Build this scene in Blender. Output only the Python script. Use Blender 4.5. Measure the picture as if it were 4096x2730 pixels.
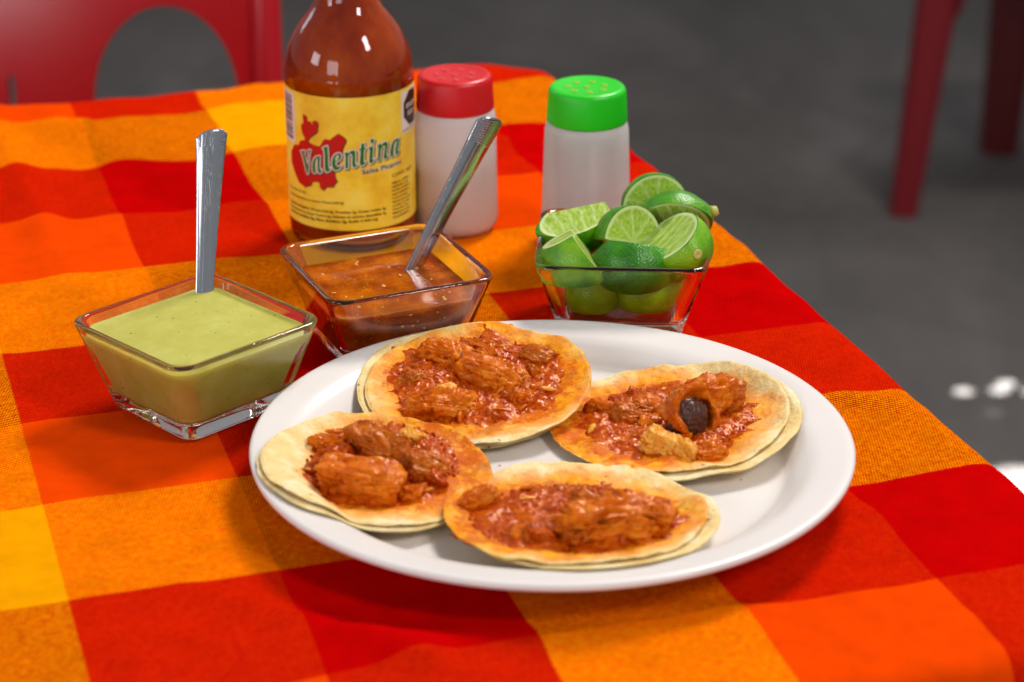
import bpy, bmesh, math, random
import numpy as np
from mathutils import Vector, Matrix, Euler

for _o in list(bpy.data.objects):
    bpy.data.objects.remove(_o)
scene = bpy.context.scene
COL = scene.collection
R = math.radians

# ------------------------------------------------------------------ camera
cam_d = bpy.data.cameras.new('camera')
cam = bpy.data.objects.new('camera', cam_d)
COL.objects.link(cam)
cam.location = (0, 0, 0.40)
cam.rotation_euler = (R(90 - 23.5), 0, 0)
cam_d.sensor_width = 36
cam_d.lens = 80
cam_d.clip_start = 0.02
cam_d.clip_end = 60
cam_d.dof.use_dof = True
cam_d.dof.focus_distance = 0.945
cam_d.dof.aperture_fstop = 9.5
scene.camera = cam

# ------------------------------------------------------------------ world and lamps (a shaded open-air dining area)
world = bpy.data.worlds.new('World')
scene.world = world
world.use_nodes = True
bgn = world.node_tree.nodes['Background']
bgn.inputs['Color'].default_value = (0.95, 0.97, 1.0, 1)
bgn.inputs['Strength'].default_value = 0.27


def area(name, loc, target, sx, sy, power, col=(1, 1, 1)):
    d = bpy.data.lights.new(name, 'AREA')
    d.shape = 'RECTANGLE'
    d.size, d.size_y = sx, sy
    d.energy = power
    d.color = col
    o = bpy.data.objects.new(name, d)
    COL.objects.link(o)
    o.location = loc
    o.rotation_euler = (Vector(target) - Vector(loc)).to_track_quat('-Z', 'Y').to_euler()
    return o


area('daylight_opening_back', (0.75, 2.15, 1.75), (0, 0.85, 0), 0.58, 0.50, 46, (1.0, 0.965, 0.92))
area('daylight_opening_left', (-2.0, 0.0, 0.75), (0, 0.9, 0.05), 0.6, 0.55, 9, (0.92, 0.95, 1.0))
area('daylight_opening_right', (1.45, -0.3, 1.75), (0, 0.9, 0.05), 0.40, 0.70, 26, (1.0, 0.98, 0.95))
area('front_fill_lamp', (-1.15, -1.2, 0.60), (-0.1, 1.0, 0.0), 0.9, 0.8, 12, (0.95, 0.97, 1.0))  # added area lamp: gives the chair its glare and fills from the front
area('daylight_opening_far', (-1.9, 2.6, 1.2), (0, 1.0, 0), 0.4, 1.2, 6, (0.86, 0.92, 1.0))


def spot(name, loc, target, deg, power, blend=0.25):
    d = bpy.data.lights.new(name, 'SPOT')
    d.spot_size = R(deg)
    d.spot_blend = blend
    d.shadow_soft_size = 0.004
    d.energy = power
    o = bpy.data.objects.new(name, d)
    COL.objects.link(o)
    o.location = loc
    o.rotation_euler = (Vector(target) - Vector(loc)).to_track_quat('-Z', 'Y').to_euler()


# shafts of sun that come through gaps in the roof and land on the floor
for i, (x, y, dg, pw) in enumerate([(0.535, 2.449, 1.0, 1.0), (0.578, 2.452, 1.0, 0.9), (0.590, 2.470, 1.0, 1.0),
                                   (0.618, 2.447, 1.1, 0.8), (0.632, 2.475, 1.1, 0.8), (0.560, 2.39, 1.0, 0.06)]):
    spot('sun_shaft', (x + 0.5, y + 0.25, 0.45), (x, y, -0.73), dg, pw * 750)
for x, y, dg in [(0.590, 2.19, 2.8), (0.640, 2.235, 2.6), (0.570, 2.145, 2.4), (0.655, 2.17, 3.4), (0.552, 2.225, 1.5)]:
    spot('sun_shaft', (x + 1.2, y + 0.6, 1.5), (x, y, -0.73), dg, 2600, 0.8)

scene.view_settings.view_transform = 'Standard'
scene.view_settings.look = 'None'
scene.view_settings.exposure = 0.0
scene.view_settings.gamma = 1.0
scene.view_settings.use_curve_mapping = False
scene.render.engine = 'CYCLES'
cy = scene.cycles
cy.use_denoising = True
try:
    cy.denoiser = 'OPENIMAGEDENOISE'
except Exception:
    pass
cy.max_bounces = 14
cy.transmission_bounces = 14
cy.transparent_max_bounces = 12
cy.glossy_bounces = 6
cy.diffuse_bounces = 4
cy.blur_glossy = 0.6
cy.sample_clamp_indirect = 6.0

# ------------------------------------------------------------------ helpers
def perlin(p, seed=0):
    """vectorised gradient noise, p (n,3) -> about -1..1"""
    p = np.asarray(p, float)
    i = np.floor(p).astype(np.int64)
    f = p - i
    u = f * f * f * (f * (f * 6 - 15) + 10)

    def g(dx, dy, dz):
        n = (i[:, 0] + dx) * 374761393 + (i[:, 1] + dy) * 668265263 + (i[:, 2] + dz) * 2147483647 + seed * 1274126177
        n = (n ^ (n >> 13)) * 1274126177
        n = (n ^ (n >> 16)) & 0xFFFFFF
        a = n / 16777216.0 * 2 * np.pi
        z = ((n * 7919) & 0xFFFF) / 32768.0 - 1
        s = np.sqrt(np.maximum(0, 1 - z * z))
        return (np.cos(a) * s * (f[:, 0] - dx) + np.sin(a) * s * (f[:, 1] - dy) + z * (f[:, 2] - dz))
    x0 = g(0, 0, 0) * (1 - u[:, 0]) + g(1, 0, 0) * u[:, 0]
    x1 = g(0, 1, 0) * (1 - u[:, 0]) + g(1, 1, 0) * u[:, 0]
    x2 = g(0, 0, 1) * (1 - u[:, 0]) + g(1, 0, 1) * u[:, 0]
    x3 = g(0, 1, 1) * (1 - u[:, 0]) + g(1, 1, 1) * u[:, 0]
    y0 = x0 * (1 - u[:, 1]) + x1 * u[:, 1]
    y1 = x2 * (1 - u[:, 1]) + x3 * u[:, 1]
    return 1.5 * (y0 * (1 - u[:, 2]) + y1 * u[:, 2])


def fbm(p, oct=4, seed=0, gain=0.5):
    p = np.asarray(p, float)
    s, a = np.zeros(len(p)), 1.0
    for k in range(oct):
        s += a * perlin(p * (2.03 ** k) + 17.3 * k, seed + k * 13)
        a *= gain
    return s


def sstep(a, b, x):
    t = np.clip((x - a) / (b - a), 0, 1)
    return t * t * (3 - 2 * t)


def mesh_from(name, verts, faces, smooth=True):
    me = bpy.data.meshes.new(name)
    me.from_pydata([tuple(v) for v in np.asarray(verts, float).tolist()], [], faces)
    if smooth:
        me.polygons.foreach_set('use_smooth', [True] * len(me.polygons))
    me.update()
    return me


def add(name, me, mat=None, parent=None, loc=None, rot=None, label=None, cat=None, group=None, kind=None):
    o = bpy.data.objects.new(name, me)
    COL.objects.link(o)
    if mat is not None and me is not None:
        me.materials.clear()
        me.materials.append(mat)
    if parent is not None:
        o.parent = parent
    if loc is not None:
        o.location = loc
    if rot is not None:
        o.rotation_euler = rot
    for k, v in (('label', label), ('category', cat), ('group', group), ('kind', kind)):
        if v:
            o[k] = v
    return o


def from_bm(name, bm, smooth=True):
    me = bpy.data.meshes.new(name)
    bmesh.ops.recalc_face_normals(bm, faces=bm.faces)
    bm.to_mesh(me)
    bm.free()
    if smooth:
        me.polygons.foreach_set('use_smooth', [True] * len(me.polygons))
    return me


def grid_faces(nr, na, wrap=True, base=0):
    f = []
    for i in range(nr - 1):
        for j in range(na if wrap else na - 1):
            k = (j + 1) % na
            f.append((base + i * na + j, base + i * na + k, base + (i + 1) * na + k, base + (i + 1) * na + j))
    return f


def lathe(prof, n=96, name='lathe', ripple=None):
    """closed lathe from a profile [(r,z)...]; r==0 ends are capped"""
    vs, fs = [], []
    rings = []
    for r, z in prof:
        if r <= 1e-9:
            rings.append([len(vs)])
            vs.append((0, 0, z))
        else:
            ring = []
            for j in range(n):
                a = 2 * math.pi * j / n
                rr = r + (ripple(a, r, z) if ripple else 0)
                ring.append(len(vs))
                vs.append((rr * math.cos(a), rr * math.sin(a), z))
            rings.append(ring)
    for a, b in zip(rings[:-1], rings[1:]):
        if len(a) == 1 and len(b) == 1:
            continue
        for j in range(n):
            k = (j + 1) % n
            if len(a) == 1:
                fs.append((a[0], b[k], b[j]))
            elif len(b) == 1:
                fs.append((a[j], a[k], b[0]))
            else:
                fs.append((a[j], a[k], b[k], b[j]))
    bm = bmesh.new()
    vv = [bm.verts.new(v) for v in vs]
    for f in fs:
        bm.faces.new([vv[i] for i in f])
    return from_bm(name, bm)


def smooth_prof(pts, n=6):
    """Catmull-Rom through the profile points"""
    P = [np.array(p, float) for p in pts]
    P = [2 * P[0] - P[1]] + P + [2 * P[-1] - P[-2]]
    out = []
    for i in range(1, len(P) - 2):
        for k in range(n):
            t = k / n
            p = 0.5 * (2 * P[i] + (P[i + 1] - P[i - 1]) * t + (2 * P[i - 1] - 5 * P[i] + 4 * P[i + 1] - P[i + 2]) * t * t
                       + (3 * P[i] - P[i - 1] - 3 * P[i + 1] + P[i + 2]) * t ** 3)
            out.append((max(0, p[0]), p[1]))
    out.append(tuple(P[-2]))
    return out


# ------------------------------------------------------------------ material helpers
def lin(r, g, b):
    f = lambda c: c / 12.92 if c <= 0.04045 else ((c + 0.055) / 1.055) ** 2.4
    return (f(r / 255), f(g / 255), f(b / 255), 1)


class NT:
    def __init__(self, name):
        self.m = bpy.data.materials.new(name)
        self.m.use_nodes = True
        self.t = self.m.node_tree
        self.b = self.t.nodes['Principled BSDF']

    def n(self, typ, **kw):
        nd = self.t.nodes.new(typ)
        for k, v in kw.items():
            if k.startswith('_'):
                setattr(nd, k[1:], v)
            else:
                nd.inputs[k.replace('__', ' ')].default_value = v
        return nd

    def l(self, a, b):
        self.t.links.new(a, b)

    def set(self, **kw):
        for k, v in kw.items():
            self.b.inputs[k.replace('__', ' ')].default_value = v
        return self

    def coord(self, which='Object'):
        return self.n('ShaderNodeTexCoord').outputs[which]

    def noise(self, co, scale, detail=4, rough=0.55, dist=0.0):
        nd = self.n('ShaderNodeTexNoise', Scale=scale, Detail=detail, Roughness=rough, Distortion=dist)
        if co is not None:
            self.l(co, nd.inputs['Vector'])
        return nd.outputs['Fac']

    def voro(self, co, scale, feature='F1', rnd=1.0):
        nd = self.n('ShaderNodeTexVoronoi', _feature=feature, Scale=scale, Randomness=rnd)
        if co is not None:
            self.l(co, nd.inputs['Vector'])
        return nd

    def ramp(self, fac, stops, interp='LINEAR'):
        nd = self.n('ShaderNodeValToRGB')
        nd.color_ramp.interpolation = interp
        e = nd.color_ramp.elements
        while len(e) < len(stops):
            e.new(0.5)
        for el, (p, c) in zip(e, stops):
            el.position = p
            el.color = c if len(c) == 4 else (*c, 1)
        self.l(fac, nd.inputs['Fac'])
        return nd.outputs['Color']

    def mix(self, fac, a, b, mode='MIX'):
        nd = self.n('ShaderNodeMix', _data_type='RGBA', _blend_type=mode)
        for i, x in ((0, fac), (6, a), (7, b)):
            if isinstance(x, (int, float)):
                nd.inputs[i].default_value = x
            elif isinstance(x, tuple):
                nd.inputs[i].default_value = x
            else:
                self.l(x, nd.inputs[i])
        return nd.outputs[2]

    def math(self, op, a, b=None, c=None):
        nd = self.n('ShaderNodeMath', _operation=op)
        for i, x in enumerate((a, b, c)):
            if x is None:
                continue
            if isinstance(x, (int, float)):
                nd.inputs[i].default_value = x
            else:
                self.l(x, nd.inputs[i])
        return nd.outputs[0]

    def bump(self, h, strength, dist, prev=None):
        nd = self.n('ShaderNodeBump', Strength=strength, Distance=dist)
        self.l(h, nd.inputs['Height'])
        if prev is not None:
            self.l(prev, nd.inputs['Normal'])
        return nd.outputs['Normal']

    def mapping(self, co, scale=(1, 1, 1), rot=(0, 0, 0)):
        nd = self.n('ShaderNodeMapping')
        nd.inputs['Scale'].default_value = scale
        nd.inputs['Rotation'].default_value = rot
        self.l(co, nd.inputs['Vector'])
        return nd.outputs['Vector']

    def base(self, c):
        if isinstance(c, tuple):
            self.b.inputs['Base Color'].default_value = c
        else:
            self.l(c, self.b.inputs['Base Color'])

    def normal(self, n):
        self.l(n, self.b.inputs['Normal'])


def plain(name, col, rough=0.5, **kw):
    m = NT(name)
    m.base(col)
    m.set(Roughness=rough, **kw)
    return m.m


# ------------------------------------------------------------------ materials
def mat_cloth():
    m = NT('woven_cotton_plaid')
    uv = m.coord('UV')
    sp = m.n('ShaderNodeSeparateXYZ')
    m.l(uv, sp.inputs[0])
    x, y = sp.outputs[0], sp.outputs[1]
    # slightly ragged stripe edges, a thread or two wide
    wob = m.math('MULTIPLY', m.math('SUBTRACT', m.noise(m.mapping(uv, (60, 60, 1)), 3.0, 1), 0.5), 0.03)
    RED, ORA, YEL = (0.52, 0.0008, 0.0010, 1), (0.84, 0.058, 0.0010, 1), (0.90, 0.34, 0.0010, 1)
    fx = m.math('FRACT', m.math('MULTIPLY', m.math('ADD', x, wob), 1 / 3))
    fy = m.math('FRACT', m.math('MULTIPLY', m.math('ADD', y, wob), 1 / 3))
    warp = m.ramp(fx, [(0.0, ORA), (1 / 3, RED), (2 / 3, YEL)], 'CONSTANT')
    weft = m.ramp(fy, [(0.0, RED), (1 / 3, YEL), (2 / 3, ORA)], 'CONSTANT')
    # twill: diagonal floats, period about 1 mm, broken up by uneven yarn
    k = 74.0
    diag = m.math('SINE', m.math('MULTIPLY', m.math('ADD', m.math('MULTIPLY', x, 0.8), y), 2 * math.pi * k / 1.5))
    thr = m.math('SINE', m.math('MULTIPLY', m.math('SUBTRACT', x, m.math('MULTIPLY', y, 0.35)), 2 * math.pi * k / 1.2))
    fl = m.math('MULTIPLY', m.math('SUBTRACT', m.noise(m.mapping(uv, (1, 1, 1)), 26, 5, 0.65), 0.5), 3.6)
    fl2 = m.math('MULTIPLY', m.math('SUBTRACT', m.noise(m.mapping(uv, (160, 30, 1)), 1.0, 3, 0.6), 0.5), 2.2)
    s = m.math('ADD', m.math('ADD', diag, m.math('MULTIPLY', thr, 0.55)), m.math('ADD', fl, fl2))
    mask = m.math('ADD', m.math('MULTIPLY', s, 1.1), 0.5)
    nd = m.n('ShaderNodeClamp')
    m.l(mask, nd.inputs[0])
    mask = nd.outputs[0]
    # the red yarn is the heavier one: against orange it covers most of the face
    ga, gb = m.n('ShaderNodeSeparateColor'), m.n('ShaderNodeSeparateColor')
    m.l(warp, ga.inputs[0])
    m.l(weft, gb.inputs[0])
    noyel = m.math('LESS_THAN', m.math('ADD', ga.outputs[1], gb.outputs[1]), 0.2)
    dk = m.math('ADD', m.math('MULTIPLY', noyel, 0.40), 0.20)
    col = m.mix(dk, m.mix(mask, warp, weft), m.mix(1.0, warp, weft, 'DARKEN'))
    # yarn to yarn unevenness
    var = m.ramp(m.noise(uv, 5.0, 4, 0.6), [(0.3, (0.86, 0.86, 0.86)), (0.75, (1.06, 1.06, 1.06))])
    col = m.mix(1.0, col, var, 'MULTIPLY')
    m.base(col)
    n1 = m.bump(m.math('ADD', diag, thr), 0.25, 0.00025)
    n2 = m.bump(m.noise(uv, 60, 3), 0.12, 0.0006, n1)
    m.normal(n2)
    m.set(Roughness=0.9, Specular__IOR__Level=0.0, Sheen__Weight=0.0, Sheen__Roughness=0.45)
    m.b.inputs['Sheen Tint'].default_value = (1, 0.75, 0.6, 1)
    return m.m


def mat_glass():
    m = NT('clear_glass')
    m.base((0.975, 0.985, 0.98, 1))
    m.set(Roughness=0.0, IOR=1.48, Transmission__Weight=1.0)
    co = m.coord()
    m.normal(m.bump(m.noise(co, 55, 2), 0.06, 0.001))
    return m.m


def mat_salsa(name, c1, c2, c3, spec_col, rough, sc, sss=0.4, fleck=None):
    m = NT(name)
    co = m.coord()
    n1 = m.noise(co, 120 * sc, 6, 0.6)
    col = m.ramp(n1, [(0.3, c1), (0.5, c2), (0.7, c3)])
    v = m.voro(co, 330)
    dots = m.math('LESS_THAN', v.outputs['Distance'], m.math('MULTIPLY', m.noise(co, 90, 2), 0.26))
    dots = m.math('MULTIPLY', dots, m.math('GREATER_THAN', m.noise(co, 210, 2), 0.56))
    col = m.mix(dots, col, spec_col)
    if fleck:
        v2 = m.voro(co, 620)
        d2 = m.math('LESS_THAN', v2.outputs['Distance'], m.math('MULTIPLY', m.math('SUBTRACT', m.noise(co, 150, 2), 0.40), 1.1))
        col = m.mix(m.math('MULTIPLY', d2, 0.7), col, fleck)
    m.base(col)
    b = m.bump(m.noise(co, 160, 4, 0.6), 0.16, 0.0010)
    m.normal(b)
    m.set(Roughness=rough, Specular__IOR__Level=0.14, Subsurface__Weight=sss, Subsurface__Scale=0.008)
    m.b.inputs['Subsurface Radius'].default_value = (1.0, 0.75, 0.35)
    return m.m


def mat_tortilla():
    m = NT('corn_tortilla')
    co = m.coord()
    a = m.n('ShaderNodeAttribute', _attribute_name='stain')
    n = m.noise(co, 70, 5, 0.62)
    cream = m.ramp(n, [(0.25, lin(224, 184, 110)), (0.5, lin(240, 212, 148)), (0.72, lin(250, 236, 196))])
    oil = m.ramp(m.noise(co, 130, 5, 0.6), [(0.28, lin(226, 108, 0)), (0.5, lin(244, 152, 4)), (0.75, lin(250, 192, 52))])
    f = m.math('ADD', a.outputs['Fac'], m.math('MULTIPLY', m.math('SUBTRACT', m.noise(co, 105, 6, 0.65), 0.5), 1.15))
    f = m.ramp(f, [(0.30, (0, 0, 0)), (0.58, (0.7, 0.7, 0.7)), (0.9, (1, 1, 1))])
    col = m.mix(f, cream, oil)
    deep = m.math('ADD', a.outputs['Fac'], m.math('MULTIPLY', m.math('SUBTRACT', m.noise(co, 170, 6, 0.7), 0.5), 1.3))
    col = m.mix(m.ramp(deep, [(0.86, (0, 0, 0)), (1.20, (0.8,) * 3)]), col, lin(206, 84, 1))
    # toasted flecks
    v = m.voro(co, 190)
    fl = m.math('LESS_THAN', v.outputs['Distance'], m.math('MULTIPLY', m.math('SUBTRACT', m.noise(co, 60, 3), 0.42), 0.55))
    col = m.mix(m.math('MULTIPLY', fl, 0.75), col, lin(92, 60, 26))
    br = m.ramp(m.noise(co, 85, 5, 0.65), [(0.56, (0, 0, 0)), (0.72, (0.5, 0.5, 0.5))])
    col = m.mix(br, col, lin(196, 148, 78))
    m.base(col)
    b = m.bump(m.noise(co, 230, 5, 0.65), 0.8, 0.0016)
    b = m.bump(m.noise(co, 900, 3), 0.3, 0.0003, b)
    m.normal(b)
    m.set(Roughness=0.55, Specular__IOR__Level=0.12)
    ro = m.ramp(f, [(0.0, (0.62, 0.62, 0.62)), (1.0, (0.38, 0.38, 0.38))])
    m.l(ro, m.b.inputs['Roughness'])
    return m.m


def mat_meat(name, stops, sc=1.0, rough=0.28, bumpk=1.0, fibre=None, spec=0.30):
    m = NT(name)
    co = m.coord()
    n = m.noise(co, 150 * sc, 7, 0.66, 0.4)
    col = m.ramp(n, stops)
    if fibre:
        fb = m.noise(m.mapping(co, (0.22, 1, 1)), 520, 4, 0.6, 0.3)
        pt = m.noise(co, 75, 3, 0.6)
        col = m.mix(m.math('MULTIPLY', m.ramp(fb, [(0.47, (0, 0, 0)), (0.63, (1, 1, 1))]), m.ramp(pt, [(0.45, (0, 0, 0)), (0.65, (0.6,) * 3)])), col, fibre)
    n2 = m.noise(co, 620 * sc, 4, 0.6)
    col = m.mix(m.ramp(n2, [(0.55, (0, 0, 0)), (0.72, (0.55, 0.55, 0.55))]), col, lin(226, 120, 24))
    n3 = m.noise(co, 260, 3, 0.5)
    col = m.mix(m.ramp(n3, [(0.60, (0, 0, 0)), (0.70, (0.8, 0.8, 0.8))]), col, lin(136, 12, 2))
    n4 = m.noise(co, 420, 2, 0.5)
    col = m.mix(m.ramp(n4, [(0.70, (0, 0, 0)), (0.74, (0.7, 0.7, 0.7))]), col, lin(58, 30, 8))
    m.base(col)
    b = m.bump(m.noise(co, 420, 4, 0.6), 0.5 * bumpk, 0.0010)
    b = m.bump(m.noise(co, 1150, 2, 0.5), 0.7 * bumpk, 0.0006, b)
    m.normal(b)
    m.set(Roughness=rough, Specular__IOR__Level=spec)
    m.b.inputs['Specular Tint'].default_value = (1.0, 0.62, 0.30, 1)
    m.l(m.ramp(m.noise(co, 300, 3), [(0.35, (rough - 0.10,) * 3), (0.65, (rough + 0.16,) * 3)]), m.b.inputs['Roughness'])
    return m.m


def mat_rind(c1, c2, c3, name='lime_peel'):
    m = NT(name)
    co = m.coord()
    col = m.ramp(m.noise(co, 70, 4, 0.6), [(0.3, c1), (0.5, c2), (0.72, c3)])
    v = m.voro(co, 1050)
    col = m.mix(m.ramp(v.outputs['Distance'], [(0.0, (0.42,) * 3), (0.38, (0, 0, 0))]), col, lin(128, 178, 44))
    m.base(col)
    b = m.bump(v.outputs['Distance'], 0.45, 0.0004)
    m.normal(b)
    m.set(Roughness=0.33, Subsurface__Weight=0.05, Subsurface__Scale=0.002)
    return m.m


def mat_flesh(ax, cross):
    m = NT('lime_flesh')
    co = m.coord()
    sp = m.n('ShaderNodeSeparateXYZ')
    m.l(co, sp.inputs[0])
    x, y, z = sp.outputs
    q = m.mapping(co, (1 / ax[0], 1 / ax[1], 1 / ax[2]))
    ln = m.n('ShaderNodeVectorMath', _operation='LENGTH')
    m.l(q, ln.inputs[0])
    rn = ln.outputs['Value']
    if cross:
        ang = m.math('ARCTAN2', z, y)
        ang = m.math('ADD', ang, m.math('MULTIPLY', m.math('SUBTRACT', m.noise(co, 130, 3), 0.5), 0.35))
        seg = m.math('ABSOLUTE', m.math('SUBTRACT', m.math('FRACT', m.math('MULTIPLY', ang, 9 / (2 * math.pi))), 0.5))
        line = m.math('MULTIPLY', m.math('SUBTRACT', 0.5, seg), rn)
        pv = m.n('ShaderNodeCombineXYZ')
        m.l(m.math('MULTIPLY', ang, 3.4), pv.inputs[0])
        m.l(m.math('MULTIPLY', rn, 2.2), pv.inputs[1])
        streak = m.noise(pv.outputs[0], 3.0, 4, 0.6)
    else:
        t = m.math('ADD', m.math('MULTIPLY', x, 190), m.math('MULTIPLY', m.noise(co, 70, 2), 1.2))
        seg = m.math('ABSOLUTE', m.math('SUBTRACT', m.math('FRACT', t), 0.5))
        line = m.math('MULTIPLY', m.math('SUBTRACT', 0.5, seg), 0.45)
        streak = m.noise(m.mapping(co, (3.0, 1, 1)), 260, 4, 0.6)
    pulp = m.ramp(streak, [(0.3, lin(132, 166, 40)), (0.52, lin(164, 192, 70)), (0.75, lin(202, 218, 124))])
    col = m.mix(m.ramp(line, [(0.0, (0.50,) * 3), (0.03, (0.28,) * 3), (0.10, (0, 0, 0))]), pulp, lin(216, 226, 168))
    col = m.mix(m.ramp(m.math('ADD', rn, m.math('MULTIPLY', m.math('SUBTRACT', m.noise(co, 160, 3), 0.5), 0.10)), [(0.86, (0, 0, 0)), (0.92, (0.9,) * 3)]), col, lin(214, 228, 160))
    col = m.mix(m.ramp(rn, [(0.965, (0, 0, 0)), (0.985, (1, 1, 1))]), col, lin(70, 130, 20))
    m.base(col)
    b = m.bump(m.noise(co, 500, 4), 0.45, 0.0008)
    b = m.bump(line, 0.25, 0.001, b)
    m.normal(b)
    m.set(Roughness=0.22, Subsurface__Weight=0.35, Subsurface__Scale=0.004)
    m.b.inputs['Subsurface Radius'].default_value = (0.8, 1.0, 0.3)
    return m.m


def mat_steel():
    m = NT('stamped_steel')
    uv = m.coord('UV')
    m.base((0.54, 0.56, 0.60, 1))
    # stamped pattern: rows of beads along both edges and a scroll near the end
    sp = m.n('ShaderNodeSeparateXYZ')
    m.l(uv, sp.inputs[0])
    x, y = sp.outputs[0], sp.outputs[1]          # x across -1..1, y along in units of the half width
    bead = m.voro(m.mapping(uv, (5.0, 5.0, 1)), 1.0, 'F1', 0.15)
    bead_h = m.math('SUBTRACT', 0.5, bead.outputs['Distance'])
    wave = m.math('ADD', m.math('MULTIPLY', m.math('SINE', m.math('MULTIPLY', y, 1.1)), 0.12), 0.32)
    inside = m.math('LESS_THAN', m.math('ABSOLUTE', m.math('SUBTRACT', x, wave)), 0.12)
    inside2 = m.math('LESS_THAN', m.math('ABSOLUTE', m.math('ADD', x, 0.25)), 0.08)
    ends = m.math('GREATER_THAN', y, 10.3)
    msk = m.math('MINIMUM', m.math('ADD', m.math('ADD', inside, inside2), ends), 1.0)
    scroll = m.noise(m.mapping(uv, (2.2, 0.9, 1)), 1.2, 1, 0.3, 2.5)
    sc = m.math('MULTIPLY', m.math('GREATER_THAN', scroll, 0.55), m.math('GREATER_THAN', y, 5.0))
    h = m.math('ADD', m.math('MULTIPLY', bead_h, msk), m.math('MULTIPLY', sc, 0.5))
    m.normal(m.bump(h, 0.34, 0.0004))
    m.set(Roughness=0.2, Metallic=1.0)
    m.l(m.ramp(m.noise(uv, 8, 3), [(0.3, (0.11,) * 3), (0.7, (0.22,) * 3)]), m.b.inputs['Roughness'])
    return m.m


def mat_plate():
    m = NT('white_melamine')
    co = m.coord()
    m.base(m.ramp(m.noise(co, 18, 3), [(0.3, lin(226, 218, 213)), (0.7, lin(230, 222, 217))]))
    m.set(Roughness=0.28, Specular__IOR__Level=0.45)
    return m.m


def mat_concrete():
    m = NT('worn_concrete')
    co = m.coord()
    n = m.noise(m.mapping(co, (1.0, 0.45, 1), (0, 0, R(28))), 2.6, 7, 0.6, 0.6)
    col = m.ramp(n, [(0.32, (0.052, 0.045, 0.040)), (0.5, (0.088, 0.077, 0.071)), (0.68, (0.135, 0.119, 0.114))])
    col = m.mix(m.ramp(m.noise(co, 26, 5, 0.7), [(0.5, (0, 0, 0)), (0.8, (0.6,) * 3)]), col, (0.12, 0.11, 0.105, 1))
    v = m.n('ShaderNodeTexVoronoi', _feature='DISTANCE_TO_EDGE', Scale=1.3)
    m.l(co, v.inputs['Vector'])
    col = m.mix(m.ramp(v.outputs['Distance'], [(0.0, (0.35,) * 3), (0.02, (0, 0, 0))]), col, (0.06, 0.055, 0.05, 1))
    m.base(col)
    m.normal(m.bump(m.noise(co, 60, 5), 0.3, 0.003))
    m.set(Roughness=0.75)
    return m.m


def mat_red_plastic():
    m = NT('red_chair_plastic')
    co = m.coord()
    m.base(m.ramp(m.noise(co, 6, 4), [(0.3, (0.42, 0.004, 0.010)), (0.7, (0.50, 0.006, 0.014))]))
    m.set(Roughness=0.24, Specular__IOR__Level=0.6)
    m.normal(m.bump(m.noise(co, 300, 2), 0.05, 0.0008))
    return m.m


def mat_frosted(name, col):
    m = NT(name)
    m.base(col)
    m.set(Roughness=0.28, Transmission__Weight=0.55, IOR=1.2)
    tr = m.n('ShaderNodeBsdfTranslucent')
    tr.inputs['Color'].default_value = col
    mx = m.n('ShaderNodeMixShader')
    mx.inputs[0].default_value = 0.50
    m.l(m.b.outputs[0], mx.inputs[1])
    m.l(tr.outputs[0], mx.inputs[2])
    out = [n for n in m.t.nodes if n.type == 'OUTPUT_MATERIAL'][0]
    m.l(mx.outputs[0], out.inputs['Surface'])
    return m.m


def mat_sauce_liquid():
    m = NT('chilli_sauce')
    co = m.coord()
    col = m.ramp(m.noise(m.mapping(co, (1, 1, 0.5)), 45, 5, 0.6), [(0.3, lin(146, 36, 0)), (0.5, lin(180, 60, 1)), (0.72, lin(208, 94, 4))])
    m.base(col)
    m.set(Roughness=0.5, Specular__IOR__Level=0.0)
    return m.m


def mat_label():
    m = NT('printed_paper_label')
    co = m.coord()
    col = m.ramp(m.noise(co, 55, 5, 0.6), [(0.28, lin(234, 176, 30)), (0.5, lin(247, 212, 56)), (0.74, lin(252, 234, 106))])
    m.base(col)
    m.set(Roughness=0.42)
    return m.m


M = {}
M['cloth'] = mat_cloth()
M['glass'] = mat_glass()
M['steel'] = mat_steel()
M['plate'] = mat_plate()
M['concrete'] = mat_concrete()
M['redp'] = mat_red_plastic()
M['deepshade_red'] = plain('red_plastic_deep_shade', (0.10, 0.004, 0.006, 1), 0.4)  # same red plastic, deeper shade on one far leg put into the colour
M['shaded_red'] = plain('red_plastic_shaded', (0.20, 0.004, 0.010, 1), 0.45)  # red chair plastic darkened: the far chair's shade is in the colour
M['tortilla'] = mat_tortilla()
M['sauce'] = mat_meat('chile_sauce', [(0.25, lin(112, 18, 0)), (0.46, lin(176, 58, 0)), (0.75, lin(222, 114, 2))], 1.6, 0.17, 0.5, None, 0.42)
M['meat'] = mat_meat('stewed_meat', [(0.25, lin(150, 46, 0)), (0.5, lin(206, 94, 2)), (0.75, lin(232, 140, 22))], 0.9, 0.22, 0.6, lin(232, 146, 56), 0.32)
M['meat2'] = mat_meat('stewed_meat_dark', [(0.25, lin(122, 42, 2)), (0.5, lin(182, 84, 8)), (0.75, lin(214, 124, 30))], 0.9, 0.24, 0.6, lin(214, 138, 70), 0.32)
M['fat'] = mat_meat('stewed_fat', [(0.25, lin(208, 110, 18)), (0.5, lin(232, 160, 58)), (0.75, lin(242, 198, 116))], 0.6, 0.26, 0.5)
M['dark'] = plain('dark_gristle', lin(82, 48, 36), 0.30, Specular__IOR__Level=0.3)
M['green_salsa'] = mat_salsa('green_salsa', lin(182, 176, 78), lin(190, 184, 88), lin(200, 194, 102), lin(96, 100, 30), 0.26, 0.6, 0.4)
M['red_salsa'] = mat_salsa('red_salsa', lin(122, 40, 0), lin(166, 70, 1), lin(202, 106, 5), lin(116, 14, 1), 0.12, 0.8, 0.30, lin(206, 140, 40))
M['seed'] = plain('chilli_seed', lin(222, 164, 72), 0.4)
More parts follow.
